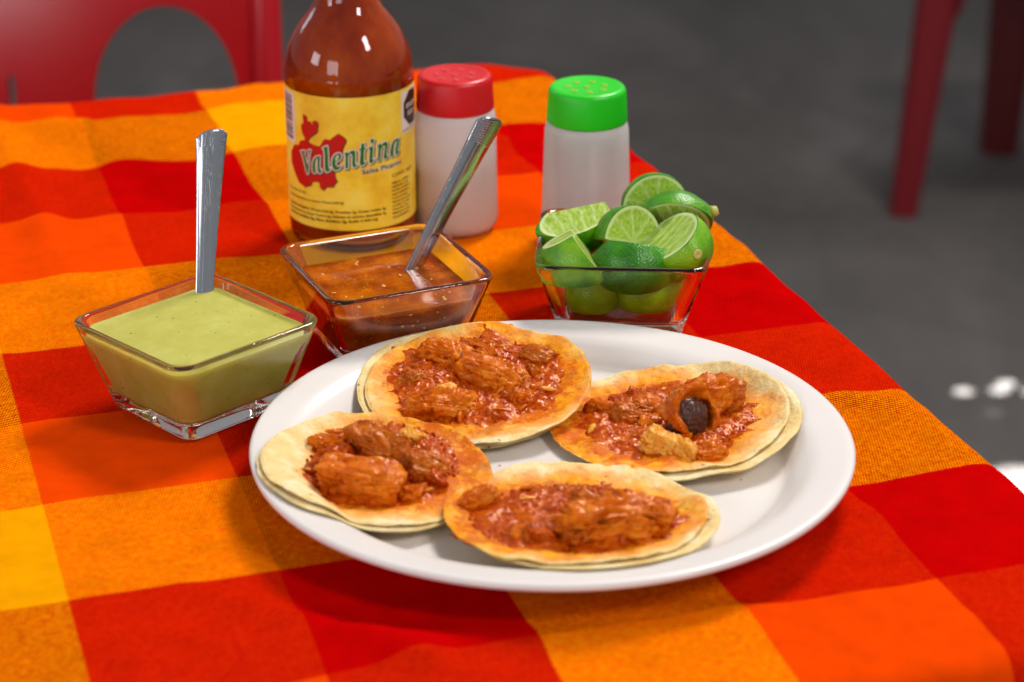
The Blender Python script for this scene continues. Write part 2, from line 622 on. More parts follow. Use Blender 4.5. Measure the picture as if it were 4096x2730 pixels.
M['rind'] = mat_rind(lin(40, 112, 3), lin(74, 146, 6), lin(124, 180, 14))
M['rind_light'] = mat_rind(lin(66, 134, 4), lin(104, 168, 10), lin(146, 192, 24), 'lime_peel_light')
M['rind_dark'] = mat_rind(lin(26, 96, 4), lin(44, 124, 8), lin(74, 150, 14), 'lime_peel_dark')
M['rind_lifted'] = mat_rind(lin(116, 164, 8), lin(146, 194, 14), lin(172, 208, 30), 'lime_peel_lightened')  # peel of the low pieces, lightened in place of light lost through the glass
M['scar'] = plain('lime_stem_scar', lin(196, 186, 96), 0.6)
M['white_frost'] = mat_frosted('frosted_plastic', (0.97, 0.97, 0.97, 1))
M['redcap'] = plain('red_cap_plastic', (0.66, 0.004, 0.009, 1), 0.34)
M['greencap'] = plain('green_cap_plastic', (0.012, 0.60, 0.006, 1), 0.34)
M['capdot_g'] = plain('cap_hole_green', lin(150, 190, 40), 0.5)
M['capdot_r'] = plain('cap_hole_red', lin(214, 60, 74), 0.5)
M['powder'] = plain('salt_and_spice', lin(196, 126, 84), 0.9)
M['wood'] = plain('toothpick_wood', lin(176, 120, 88), 0.7)
M['sauceliq'] = mat_sauce_liquid()
M['label'] = mat_label()
M['p_red'] = plain('print_red', lin(196, 8, 6), 0.42)
M['p_green'] = plain('print_green', lin(4, 118, 24), 0.42)
M['p_white'] = plain('print_white', lin(226, 218, 210), 0.42)
M['p_black'] = plain('print_black', lin(44, 30, 24), 0.42)
M['p_brown'] = plain('print_shadow', lin(92, 52, 10), 0.42)
M['p_text'] = plain('print_text', lin(88, 60, 14), 0.42)
M['drop'] = plain('dried_oil', lin(218, 130, 40), 0.35)
M['lid'] = plain('bottle_cap_plastic', lin(190, 20, 16), 0.4)

# ------------------------------------------------------------------ floor
bm = bmesh.new()
bmesh.ops.create_grid(bm, x_segments=8, y_segments=8, size=15)
floor = add('floor', from_bm('floor', bm), M['concrete'], loc=(0, 8, -0.73), kind='structure')

# ------------------------------------------------------------------ table under the cloth
TA = R(17.4)
UX = np.array([math.cos(TA), math.sin(TA)])
VX = np.array([-math.sin(TA), math.cos(TA)])
U0, U1, V0, V1, RC = -0.300, 0.413, 0.585, 1.288, 0.035   # table top edge in its own axes


def rounded_rect(hx, hy, r, n=8):
    pts = []
    for cx, cy, a0 in ((hx - r, hy - r, 0), (-hx + r, hy - r, 90), (-hx + r, -hy + r, 180), (hx - r, -hy + r, 270)):
        for k in range(n + 1):
            a = R(a0 + 90 * k / n)
            pts.append((cx + r * math.cos(a), cy + r * math.sin(a)))
    return pts


def slab(name, outline, z0, z1):
    bm = bmesh.new()
    lo = [bm.verts.new((x, y, z0)) for x, y in outline]
    hi = [bm.verts.new((x, y, z1)) for x, y in outline]
    bm.faces.new(lo[::-1])
    bm.faces.new(hi)
    n = len(lo)
    for i in range(n):
        bm.faces.new((lo[i], lo[(i + 1) % n], hi[(i + 1) % n], hi[i]))
    return from_bm(name, bm, smooth=False)


def prism_leg(name, p0, p1, w0, w1, bev=0.2):
    """tapered rounded-square leg from p0 (top) to p1 (foot)"""
    bm = bmesh.new()
    d = (Vector(p1) - Vector(p0)).normalized()
    sx = Vector((1, 0, 0)) - d * d.x
    sx.normalize()
    sy = d.cross(sx)
    rings = []
    for p, w in ((p0, w0), (p1, w1)):
        rings.append([bm.verts.new(Vector(p) + sx * x + sy * y) for x, y in rounded_rect(w / 2, w / 2, w * bev, 3)])
    n = len(rings[0])
    for i in range(n):
        bm.faces.new((rings[0][i], rings[0][(i + 1) % n], rings[1][(i + 1) % n], rings[1][i]))
    bm.faces.new(rings[0])
    bm.faces.new(rings[1][::-1])
    return from_bm(name, bm, smooth=False)


cu, cv = (U0 + U1) / 2, (V0 + V1) / 2
tc = UX * cu + VX * cv
table = add('table', None, loc=(tc[0], tc[1], -0.73), rot=(0, 0, TA),
            label='square plastic table covered by the red and orange plaid cloth', cat='table')
hx, hy = (U1 - U0) / 2, (V1 - V0) / 2
add('tabletop', slab('tabletop', rounded_rect(hx, hy, RC), 0.690, 0.7190), M['redp'], table)
for sx in (-1, 1):
    for sy in (-1, 1):
        add('leg', prism_leg('leg', (sx * (hx - .05), sy * (hy - .05), .695), (sx * (hx - .03), sy * (hy - .03), 0), .05, .035), M['redp'], table)

# ------------------------------------------------------------------ tablecloth
# footprints on which things stand: the cloth lies flat there
PLATE_C, PLATE_R = np.array([0.0153, 0.7865]), 0.117
BOWL1, BOWL2, BOWL3 = np.array([-0.1285, 0.8515]), np.array([-0.0550, 0.9155]), np.array([0.0488, 0.9435])
BOTTLE = np.array([-0.0783, 1.053])
RSHAKE, GSHAKE = np.array([-0.0278, 1.063]), np.array([0.0359, 1.043])
FOOT = [(PLATE_C, 0.088), (BOWL1, 0.040), (BOWL2, 0.040), (BOWL3, 0.040), (BOTTLE, 0.034), (RSHAKE, 0.024), (GSHAKE, 0.025)]


def make_cloth():
    step = 0.0036
    us = np.arange(U0 - 0.05, U1 + 0.20, step)
    vs = np.arange(V0 - 0.13, V1 + 0.16, step)
    UU, VV = np.meshgrid(us, vs)
    u, v = UU.ravel(), VV.ravel()
    # signed distance to the rounded table outline
    hx_, hy_ = hx, hy
    qx, qy = np.abs(u - cu) - (hx_ - RC), np.abs(v - cv) - (hy_ - RC)
    ox, oy = np.maximum(qx, 0), np.maximum(qy, 0)
    ol = np.hypot(ox, oy)
    d = ol + np.minimum(np.maximum(qx, qy), 0) - RC
    gx = np.where(ol > 1e-9, ox / np.maximum(ol, 1e-9), np.where(qx > qy, 1, 0)) * np.sign(u - cu)
    gy = np.where(ol > 1e-9, oy / np.maximum(ol, 1e-9), np.where(qx > qy, 0, 1)) * np.sign(v - cv)
    r = 0.011
    out = np.where(d > 0, d, 0)
    ang = np.minimum(out / r, math.pi / 2)
    lat = r * np.sin(ang)
    zz = -(r - r * np.cos(ang)) - np.maximum(0, out - r * math.pi / 2)
    hang = np.maximum(0, out - r * math.pi / 2)
    along = u * np.abs(gy) + v * np.abs(gx)
    lat = lat + hang * (0.10 + 0.10 * np.sin(along * 55 + 1.3))
    bu = u - gx * out + gx * lat
    bv = v - gy * out + gy * lat
    X = UX[0] * bu + VX[0] * bv
    Y = UX[1] * bu + VX[1] * bv
    # soft wrinkles
    flat = np.ones(len(u))
    for c, rr in FOOT:
        dd = np.hypot(X - c[0], Y - c[1])
        flat *= sstep(rr, rr + 0.045, dd)
    P = np.c_[u, v, np.zeros(len(u))]
    far = sstep(0.75, 1.15, v)
    w = 0.0014 * perlin(P * np.array([13, 20, 1]), 5) + 0.0010 * perlin(P * np.array([34, 40, 1]), 9)
    w = w * (1.0 + 1.5 * far)
    w += 0.0018 * far * perlin(P * np.array([9, 6, 1]) + 3.1, 21)

    def ridge(a, b, wid, hgt):
        a, b = np.array(a), np.array(b)
        t = np.clip(((u - a[0]) * (b - a)[0] + (v - a[1]) * (b - a)[1]) / ((b - a) @ (b - a)), 0, 1)
        px, py = a[0] + t * (b - a)[0], a[1] + t * (b - a)[1]
        q = np.hypot(u - px, v - py)
        e = np.sin(np.pi * np.clip(t, 0.02, 0.98)) ** 0.5
        return hgt * np.exp(-(q / wid) ** 2) * e
    w += ridge((0.085, 1.30), (0.100, 1.02), 0.010, 0.0060)
    w += ridge((0.115, 1.28), (0.160, 1.13), 0.012, 0.0040)
    w += ridge((0.02, 1.20), (0.20, 1.235), 0.010, 0.0030)
    w += ridge((0.00, 1.09), (0.24, 1.07), 0.011, 0.0035)
    w += ridge((0.02, 0.985), (0.22, 1.005), 0.010, 0.0035)
    w += ridge((0.30, 1.16), (0.42, 1.13), 0.010, 0.0035)
    w += ridge((0.36, 0.99), (0.43, 0.955), 0.010, 0.0040)
    w += ridge((0.33, 0.905), (0.42, 0.885), 0.010, 0.0035)
    w += ridge((0.08, 0.66), (0.30, 0.615), 0.011, 0.0040)
    w += ridge((0.15, 0.76), (0.24, 0.64), 0.010, 0.0030)
    w += ridge((0.30, 0.66), (0.43, 0.70), 0.012, 0.0025)
    w += ridge((0.10, 0.70), (0.20, 0.595), 0.007, 0.0050)
    w += ridge((0.20, 0.66), (0.36, 0.60), 0.006, 0.0028)
    w += ridge((-0.02, 0.82), (0.12, 0.835), 0.006, 0.0022)
    w += ridge((0.36, 0.80), (0.425, 0.76), 0.006, 0.0024)
    # fold lines left from storage
    w += 0.0011 * np.exp(-(np.abs(u - 0.245) / 0.0028)) - 0.0010 * np.exp(-(np.abs(v - 1.125) / 0.003)) + 0.0010 * np.exp(-(np.abs(v - 0.668) / 0.0028))
    edge = np.where(d > -0.002, 0.6, 1.0)
    wob = 1.0 * w * flat * edge
    inside = d <= r * 1.2
    zz = zz + np.where(inside, wob, 0)
    gxw, gyw = gx * UX[0] + gy * VX[0], gx * UX[1] + gy * VX[1]
    X = X + np.where(inside, 0, gxw * wob * 2)
    Y = Y + np.where(inside, 0, gyw * wob * 2)
    nu, nv = len(us), len(vs)
    me = mesh_from('tablecloth', np.c_[X, Y, zz - 0.0004], grid_faces(nv, nu, wrap=False))
    # weave coordinates: stripe counts along and across
    wx = (u - 0.0593) / 0.0741
    gv = [0.480, 0.556, 0.6315, 0.7065, 0.783, 0.858, 0.9345, 1.0130, 1.088, 1.172, 1.252, 1.33, 1.41, 1.49]
    wy = np.interp(v, gv, np.arange(len(gv)) - 2 + 3.0)
    uvl = me.uv_layers.new(name='weave')
    li = np.empty(len(me.loops), dtype=np.int32)
    me.loops.foreach_get('vertex_index', li)
    uvl.data.foreach_set('uv', np.c_[wx[li] + 30.0, wy[li] + 27.0].ravel().astype(np.float32))
    return me


cloth = add('tablecloth', make_cloth(), M['cloth'],
            label='red, orange and yellow plaid cotton cloth spread over the table', cat='tablecloth')

# ------------------------------------------------------------------ plate
PZ0 = 0.0052


def plate_z(r):
    r = np.asarray(r, float)
    return PZ0 + 0.0098 * sstep(0.086, 0.104, r) + np.clip(r - 0.098, 0, 0.02) * 0.16


pp = [(0, PZ0)] + [(r, float(plate_z(r))) for r in (0.03, 0.06, 0.08, 0.084, 0.087, 0.090, 0.093, 0.096, 0.099, 0.102, 0.105, 0.109, 0.113, 0.1155)]
pp += [(0.1168, 0.0176), (0.1174, 0.0166), (0.1172, 0.0154), (0.1160, 0.0146), (0.112, 0.0140), (0.106, 0.0128), (0.100, 0.0098),
       (0.094, 0.0050), (0.089, 0.0016), (0.086, 0.0002), (0.082, 0.0002), (0.080, 0.0016), (0.04, 0.0018), (0, 0.0018)]
plate = add('dinner_plate', lathe([(r * (0.985 if r > 0.09 else 1.0), z) for r, z in pp], 180, 'dinner_plate'), M['plate'], loc=(PLATE_C[0], PLATE_C[1], 0.0004),
            label='round white melamine plate holding the four meat tacos', cat='plate')
for k, (dx, dy, s, e) in enumerate([(0.0575, 0.073, 1.1, 1.0), (0.0445, 0.078, 0.6, 1.1), (0.076, 0.061, 1.3, 1.5), (0.0715, 0.0585, 0.8, 2.0),
                                    (0.068, 0.0565, 0.6, 1.6), (0.079, 0.0625, 0.7, 1.2), (-0.02, 0.0, 0.7, 1.0), (0.072, -0.012, 0.6, 1.0)]):
    rr = math.hypot(dx, dy)
    bm = bmesh.new()
    bmesh.ops.create_icosphere(bm, subdivisions=2, radius=0.0011 * s)
    bmesh.ops.scale(bm, vec=(e, 1, 0.25), verts=bm.verts)
    slope = (float(plate_z(rr + .001)) - float(plate_z(rr - .001))) / .002
    add('sauce_splash', from_bm('sauce_splash', bm), M['drop'], plate, loc=(dx, dy, float(plate_z(rr)) - 0.00005),
        rot=(math.atan(slope) * dy / rr, -math.atan(slope) * dx / rr, 0.5))

# ------------------------------------------------------------------ tacos
rng = np.random.default_rng(7)


class Taco:
    """a pair of warm tortillas carrying stewed meat; everything is built round the taco's own foot point"""

    def __init__(s, c, Rr, z0, sx, sy, dish, seed, label):
        s.c, s.R, s.z0, s.sx, s.sy, s.dish, s.seed = np.array(c), Rr, z0, sx, sy, dish, seed
        s.root = add('taco', None, loc=(c[0], c[1], 0), label=label, cat='taco', group='tacos on the white plate')
        s.off = (0, 0)
        s.sauce = None
        s.stain_shift = (0, 0)
        s.dk = (0, 0)

    def lean(s, x, y):
        r_ = np.hypot(x, y) + 1e-9
        return np.maximum(0.1, 1 + (s.dk[0] * x + s.dk[1] * y) / r_)

    def lower(s, x, y):
        """underside of the lower tortilla"""
        rho = np.hypot(x, y) / s.R
        ph = np.arctan2(y, x)
        P = np.c_[np.cos(ph) * 1.6, np.sin(ph) * 1.6, np.full(len(x), s.seed * 3.7)]
        z = s.z0 + s.sx * x + s.sy * y + 0.84 * s.dish * s.lean(x, y) * rho ** 3.0 * (1 + 0.55 * perlin(P, s.seed))
        P2 = np.c_[x * 75, y * 75, np.full(len(x), s.seed * 1.7)]
        z = z + 0.0008 * perlin(P2, s.seed + 3) * sstep(0.2, 0.9, rho)
        pz = plate_z(np.hypot(x + s.c[0] - PLATE_C[0], y + s.c[1] - PLATE_C[1])) + 0.0011
        k = 0.0012
        h = np.clip(0.5 + 0.5 * (z - pz) / k, 0, 1)
        return pz * (1 - h) + z * h + k * h * (1 - h)

    def upper(s, x, y):
        """top surface of the upper tortilla"""
        rho = np.hypot(x - s.off[0], y - s.off[1]) / s.R
        z = s.lower(x, y) + 0.0031 + 0.14 * s.dish * s.lean(x, y) * np.minimum(rho, 1.05) ** 3.4
        P = np.c_[x * 120, y * 120, np.full(len(x), s.seed * 2.9)]
        z = z + 0.0006 * perlin(P, s.seed + 7) * (0.35 + sstep(0.5, 0.95, rho)) + 0.0004 * perlin(P * 2.6, s.seed + 9)
        ph = np.arctan2(y, x)
        P3 = np.c_[np.cos(ph) * 3.2, np.sin(ph) * 3.2, np.full(len(x), s.seed * 0.7)]
        z = z + 0.0007 * sstep(0.75, 1.0, rho) * perlin(P3, s.seed + 15)
        for (qx, qy, wq, hq) in getattr(s, 'bumps', []):
            z = z + hq * np.exp(-((x - qx) ** 2 + (y - qy) ** 2) / wq ** 2)
        return z

    def tortilla(s, which, off=(0, 0), th=0.0017, nr=64, na=190):
        s_off = off
        ph = np.linspace(0, 2 * np.pi, na, endpoint=False)
        Pn = np.c_[np.cos(ph) * 1.3, np.sin(ph) * 1.3, np.full(na, s.seed * 5.1 + which)]
        Rv = s.R * (1 + 0.022 * perlin(Pn, s.seed + which) + 0.008 * perlin(Pn * 5, s.seed + which + 4))
        t = np.linspace(0, 1, nr) ** 0.8
        t[0] = 0.004
        X = (t[:, None] * Rv[None] * np.cos(ph)[None]).ravel() + off[0]
        Y = (t[:, None] * Rv[None] * np.sin(ph)[None]).ravel() + off[1]
        rho = np.repeat(t, na)
        if which == 1:
            top = s.upper(X, Y)
        else:
            top = s.lower(X, Y) + th
        edge = np.sqrt(np.clip(1 - sstep(0.975, 1.0, rho) * 0.999, 0, 1))
        topz = top - th * 0.5 + th * 0.5 * edge
        botz = top - th * 0.5 - th * 0.5 * edge
        V = np.vstack([np.c_[X, Y, topz], np.c_[X, Y, botz]])
        n = nr * na
        F = grid_faces(nr, na)
        F += [tuple(n + i for i in f[::-1]) for f in grid_faces(nr, na)]
        last = (nr - 1) * na
        for j in range(na):
            k = (j + 1) % na
            F.append((last + j, n + last + j, n + last + k, last + k))
        F.append(tuple(range(na))[::-1])
        F.append(tuple(n + j for j in range(na)))
        me = mesh_from('tortilla', V, F)
        st = np.zeros(len(V), np.float32)
        if which == 1 and s.sauce:
            cx, cy, rx, ry = s.sauce
            hx0, hy0 = s.stain_shift
            q = np.hypot((X - cx - hx0) / rx, (Y - cy - hy0) / ry)
            a = np.arctan2(Y - cy - hy0, X - cx - hx0)
            qq = q / (1 + 0.16 * perlin(np.c_[np.cos(a) * 1.8, np.sin(a) * 1.8, np.full(n, s.seed + .3)], s.seed + 31))
            v = 1.0 - sstep(0.85, s.stain_out + 0.40, qq)
            st[:n] = v
            st[n:] = v * 0.3
        at = me.attributes.new('stain', 'FLOAT', 'POINT')
        at.data.foreach_set('value', st)
        return add('tortilla', me, M['tortilla'], s.root)

    def build(s, sauce, low_off, stain_out=1.25, thick=0.0034):
        s.sauce, s.stain_out = sauce, stain_out
        s.tortilla(0, low_off)
        s.tortilla(1, s.off)
        # the sauce: a lumpy film that thins out at its ragged edge
        cx, cy, rx, ry = sauce
        nr, na = 100, 250
        ph = np.linspace(0, 2 * np.pi, na, endpoint=False)
        rag = 1 + 0.13 * perlin(np.c_[np.cos(ph) * 1.8, np.sin(ph) * 1.8, np.full(na, s.seed + .3)], s.seed + 31) \
            + 0.08 * perlin(np.c_[np.cos(ph) * 7, np.sin(ph) * 7, np.full(na, s.seed + .9)], s.seed + 33) \
            + 0.04 * perlin(np.c_[np.cos(ph) * 22, np.sin(ph) * 22, np.full(na, s.seed + .9)], s.seed + 35)
        t = np.linspace(0.01, 1.12, nr)
        X = (cx + t[:, None] * rx * rag[None] * np.cos(ph)[None]).ravel()
        Y = (cy + t[:, None] * ry * rag[None] * np.sin(ph)[None]).ravel()
        rho = np.repeat(t / 1.12, na)
        h = s.upper(X, Y)
        P = np.c_[X, Y, np.full(len(X), s.seed * 0.01)]
        lump = 0.0009 * fbm(P * 150, 3, s.seed + 41) + 0.0006 * np.abs(perlin(P * 420, s.seed + 43)) + 0.0005 * perlin(P * 800, s.seed + 47)
        body = 1 - sstep(0.45, 1.0, rho)
        brk = 0.0008 * fbm(P * 120 + 7.7, 3, s.seed + 51) * sstep(0.45, 0.8, rho)
        Z = h + thick * body * 0.8 + 1.15 * lump * (0.22 + 0.78 * body) + brk - 0.0010 * sstep(0.62, 0.9, rho) - 0.0020 * sstep(0.92, 1.0, rho) + 0.0002
        F = grid_faces(nr, na) + [tuple(range(na))[::-1]]
        add('sauce', mesh_from('sauce', np.c_[X, Y, Z], F), M['sauce'], s.root)
        s.X = (cx, cy, rx, ry)
        # pulp and shredded crumbs in the sauce
        r2 = np.random.default_rng(s.seed * 11 + 1)
        nc = 480
        aa, qq = r2.uniform(0, 2 * np.pi, nc), np.sqrt(r2.uniform(0, 0.86, nc))
        xs, ys = cx + qq * rx * np.cos(aa), cy + qq * ry * np.sin(aa)
        zs = s.upper(xs, ys) + thick * 0.7 * (1 - sstep(0.5, 1, qq))
        bm = bmesh.new()
        bmesh.ops.create_icosphere(bm, subdivisions=2, radius=1)
        unit = np.array([v.co[:] for v in bm.verts])
        uf = [tuple(v.index for v in f.verts) for f in bm.faces]
        bm.free()
        V, F = [], []
        for k in range(nc):
            sz = r2.uniform(0.00030, 0.00075)
            mt = np.array(Euler(tuple(r2.uniform(0, 6.28, 3))).to_matrix())
            V.append((unit * np.array([sz * r2.uniform(1, 2.6), sz, sz * 0.8])) @ mt.T + np.array([xs[k], ys[k], zs[k]]))
            o_ = k * len(unit)
            F += [(i + o_, j + o_, l + o_) for i, j, l in uf]
        add('sauce_crumbs', mesh_from('sauce_crumbs', np.vstack(V), F), M['sauce'], s.root, kind='stuff')
        return s

    def z(s, x, y):
        return float(s.upper(np.array([x]), np.array([y]))[0])

    def chunk(s, name, mat, x, y, size, rz=0, tilt=(0, 0), seed=0, box=3.0, lift=0.35, fib=0.055, low=0.26, sub=5, label=None, grain=1.0):
        """a lump of stewed meat: boxy, torn along its fibres"""
        x, y = x - s.c[0], y - s.c[1]
        bm = bmesh.new()
        bmesh.ops.create_icosphere(bm, subdivisions=sub, radius=1)
        V = np.array([v.co[:] for v in bm.verts])
        ex = 2.0 / box
        W = np.sign(V) * np.abs(V) ** ex
        W /= (np.sum(np.abs(W) ** box, axis=1) ** (1 / box))[:, None]
        sz = np.array(size)
        P = W * sz
        nrm = V / np.linalg.norm(V, axis=1)[:, None]
        av = float(np.mean(sz))
        rc = np.random.default_rng(seed * 17 + 3)
        rad = np.full(len(P), 9.0)
        for _k in range(9):
            pn = rc.normal(size=3)
            pn /= np.linalg.norm(pn)
            dd = np.maximum(V @ pn, 1e-3)
            rad = -np.log(np.exp(-np.clip(rad, 0, 9) * 14) + np.exp(-np.clip(rc.uniform(0.72, 0.98) / dd, 0, 9) * 14)) / 14
        P = P * np.minimum(rad, 1.08)[:, None]
        dsp = low * av * fbm(W * 1.3 + seed * 7.3, 3, seed)
        wx = W + 0.25 * np.c_[perlin(W * 1.5 + 4.1, seed + 1), perlin(W * 1.5 + 9.3, seed + 2), perlin(W * 1.5, seed + 3)]
        dsp += fib * av * (1.0 - 2.4 * np.abs(perlin(wx * np.array([1.8, 4.5, 4.5]) + seed * 3.3, seed + 5)))
        dsp += 0.6 * fib * av * perlin(wx * np.array([4.0, 11, 11]) + seed, seed + 6)
        g_ = fbm(P * 420, 3, seed + 8)
        dsp += grain * 0.00050 * g_ + grain * 0.0005 * np.abs(perlin(P * 700, seed + 12))
        crack = perlin(W * np.array([2.1, 2.6, 2.4]) + seed * 1.9, seed + 9)
        dsp -= 0.14 * av * np.exp(-(crack / 0.08) ** 2)
        P = P + nrm * dsp[:, None]
        for v, p in zip(bm.verts, P):
            v.co = p
        me = from_bm(name, bm)
        o = add(name, me, M[mat], s.root, loc=(x, y, s.z(x, y) + size[2] * lift * 0.9), rot=(tilt[0], tilt[1], rz))
        if label:
            o['label'] = label
        if mat in ('meat', 'meat2') and size[0] > 0.0075:
            rq = np.random.default_rng(seed + 4000)
            for k in range(5):
                ax_, ay_ = rq.uniform(-0.6, 0.6) * size[0], rq.uniform(-0.55, 0.55) * size[1]
                zz = size[2] * (0.80 - 0.5 * (ax_ / size[0]) ** 2 - 0.5 * (ay_ / size[1]) ** 2)
                wx_, wy_ = ax_ * math.cos(rz) - ay_ * math.sin(rz), ax_ * math.sin(rz) + ay_ * math.cos(rz)
                s.shred(x + wx_, y + wy_, rq.uniform(0.005, 0.010), rq.uniform(0.0005, 0.0009), rz + rq.uniform(-0.5, 0.5), seed * 50 + k, mat, zoff=size[2] * lift + zz, local=True)
        return o

    def pieces(s, n, seed):
        """small torn bits of meat that fill the gaps between the chunks"""
        rp = np.random.default_rng(seed)
        cx, cy, rx, ry = s.X
        for k in range(n):
            a, q = rp.uniform(0, 2 * np.pi), math.sqrt(rp.uniform(0.0, 0.62))
            sz = rp.uniform(0.0020, 0.0042)
            s.chunk('meat_piece', ['meat', 'sauce', 'meat', 'meat2', 'sauce'][k % 5], s.c[0] + cx + q * rx * math.cos(a), s.c[1] + cy + q * ry * math.sin(a),
                    (sz * rp.uniform(1.0, 1.9), sz, sz * rp.uniform(0.6, 0.9)), rp.uniform(0, 3.14), (rp.uniform(-.4, .4), rp.uniform(-.4, .4)),
                    seed * 31 + k, lift=0.55, sub=4, low=0.34, fib=0.08)

    def shred(s, x, y, length, rad, rz, seed, mat='meat', zoff=0.0012, local=False):
        if not local:
            x, y = x - s.c[0], y - s.c[1]
        n, m = 14, 7
        tt = np.linspace(-1, 1, n)
        r3 = np.random.default_rng(seed)
        curve = r3.uniform(-0.6, 0.6)
        arch = r3.uniform(0.0, 0.5)
        cx = tt * length / 2
        cyy = curve * length * 0.25 * (tt ** 2)
        cz = arch * length * 0.25 * (1 - tt ** 2)
        V = []
        for i in range(n):
            w = rad * (0.35 + 0.65 * math.sqrt(max(0, 1 - tt[i] ** 2))) * (1 + 0.3 * r3.uniform(-1, 1))
            for j in range(m):
                a = 2 * math.pi * j / m
                V.append((cx[i], cyy[i] + w * 1.3 * math.cos(a), cz[i] + w * 0.7 * math.sin(a)))
        F = grid_faces(n, m) + [tuple(range(m))[::-1], tuple((n - 1) * m + j for j in range(m))]
        return add('meat_shred', mesh_from('meat_shred', V, F), M[mat], s.root, loc=(x, y, s.z(x, y) + zoff), rot=(r3.uniform(-.3, .3), r3.uniform(-.35, .35), rz))

    def shreds(s, n, seed):
        r4 = np.random.default_rng(seed)
        cx, cy, rx, ry = s.X
        for k in range(n):
            a, q = r4.uniform(0, 2 * np.pi), math.sqrt(r4.uniform(0.02, 0.75))
            s.shred(cx + q * rx * math.cos(a), cy + q * ry * math.sin(a), r4.uniform(0.004, 0.012), r4.uniform(0.0005, 0.0011),
                    r4.uniform(0, 3.14), seed * 100 + k, ['meat', 'meat', 'meat2', 'fat'][k % 4], zoff=0.0014, local=True)


# the taco nearest the sauce bowls
t1 = Taco((-0.0151, 0.8392), 0.0458, 0.0100, 0.010, 0.145, 0.0058, 3, 'taco at the back of the plate, by the bowls of salsa')
t1.dk = (0.35, 0.0)
t1.bumps = [(0.012, -0.022, 0.008, 0.0016), (-0.002, -0.028, 0.006, 0.0010)]
t1.off = (0.0015, -0.001)
t1.stain_shift = (0.002, -0.002)
t1.build((0.001, 0.004, 0.0375, 0.034), (-0.0025, 0.001), 1.28)
t1.chunk('meat_chunk', 'meat', -0.0275, 0.861, (0.0105, 0.0070, 0.0058), R(-20), (0.1, 0.0), 1)
t1.chunk('meat_chunk', 'meat', -0.0085, 0.846, (0.0145, 0.0085, 0.0070), R(-32), (0.15, 0.1), 2)
t1.chunk('meat_chunk', 'meat', -0.0130, 0.862, (0.0110, 0.0045, 0.0048), R(-50), (0.0, 0.0), 12)
t1.chunk('meat_chunk', 'meat', -0.0275, 0.823, (0.0135, 0.0070, 0.0068), R(10), (0.2, 0.0), 3)
t1.chunk('fat_piece', 'fat', -0.0265, 0.8285, (0.0075, 0.0040, 0.0048), R(15), (0.1, 0.2), 4, lift=0.9)
t1.chunk('meat_chunk', 'meat', 0.0040, 0.831, (0.0058, 0.0045, 0.0040), R(25), (0.0, 0.3), 5)
t1.chunk('meat_chunk', 'meat2', -0.0405, 0.845, (0.0060, 0.0040, 0.0032), R(40), (0, 0), 6)
t1.chunk('meat_chunk', 'meat2', 0.0100, 0.858, (0.0080, 0.0045, 0.0030), R(-30), (0, 0), 7)
t1.pieces(26, 41)
t1.shreds(22, 5)

# the taco on the right
t2 = Taco((0.0622, 0.8163), 0.0474, 0.0062, 0.030, 0.022, 0.0042, 11, 'taco on the right with a dark round centre in its meat')
t2.dk = (0.5, 0.0)
t2.bumps = [(-0.030, -0.022, 0.007, 0.0020), (0.000, -0.034, 0.006, 0.0024), (0.030, -0.020, 0.007, 0.0020), (0.036, 0.006, 0.006, 0.0018), (0.016, -0.034, 0.005, -0.0012)]
t2.stain_shift = (-0.006, -0.002)
t2.build((0.000, -0.001, 0.037, 0.035), (0.0050, -0.0035), 1.36)


def torn_ring(s, x, y, ro, ri, depth, rz, tilt, seed):
    """a hollow collar of meat, open to the front"""
    x, y = x - s.c[0], y - s.c[1]
    na, nt = 90, 40
    V = []
    for i in range(na):
        a = 2 * np.pi * i / na
        for j in range(nt):
            b = 2 * np.pi * j / nt
            rm, rt = (ro + ri) / 2, (ro - ri) / 2
            V.append(((rm + rt * math.cos(b)) * math.cos(a), depth * math.sin(b), (rm + rt * math.cos(b)) * math.sin(a) * 0.95))
    V = np.array(V)
    c = V.copy()
    l = np.linalg.norm(c, axis=1)[:, None]
    d = 0.0034 * fbm(V * 85, 3, seed) + 0.0016 * perlin(V * 260, seed + 1) + 0.0007 * perlin(V * 620, seed + 2)
    V = V + c / l * d[:, None] * 0.8
    V[:, 1] += 0.0030 * fbm(V * 100 + 5, 3, seed + 4)
    V[:, 0] *= 1.0 + 12.0 * V[:, 2]
    F = []
    for i in range(na):
        for j in range(nt):
            F.append((i * nt + j, i * nt + (j + 1) % nt, ((i + 1) % na) * nt + (j + 1) % nt, ((i + 1) % na) * nt + j))
    return add('meat_collar', mesh_from('meat_collar', V, F), M['meat'], s.root, loc=(x, y, s.z(x, y) + ro * 0.72), rot=(tilt, 0, rz))


torn_ring(t2, 0.0705, 0.8080, 0.0112, 0.0068, 0.0060, R(24), R(-28), 5)
t2.chunk('gristle', 'dark', 0.0685, 0.8055, (0.0080, 0.0070, 0.0082), R(28), (0, 0), 6, box=2.2, lift=0.95, fib=0.0, low=0.05, grain=0.12, label='dark shiny rounded piece inside the meat')
t2.chunk('meat_chunk', 'meat', 0.0765, 0.8205, (0.0125, 0.0105, 0.0105), R(30), (0.0, 0.1), 8, lift=0.65)
t2.chunk('meat_chunk', 'meat2', 0.0850, 0.8240, (0.0070, 0.0060, 0.0070), R(60), (0.2, 0.1), 18, lift=0.9)
t2.chunk('fat_piece', 'fat', 0.0585, 0.7905, (0.0075, 0.0058, 0.0055), R(-25), (0.3, 0.2), 9, lift=0.5)
t2.chunk('fat_piece', 'fat', 0.0670, 0.7835, (0.0060, 0.0030, 0.0042), R(-40), (0.0, 0.4), 10, lift=0.4)
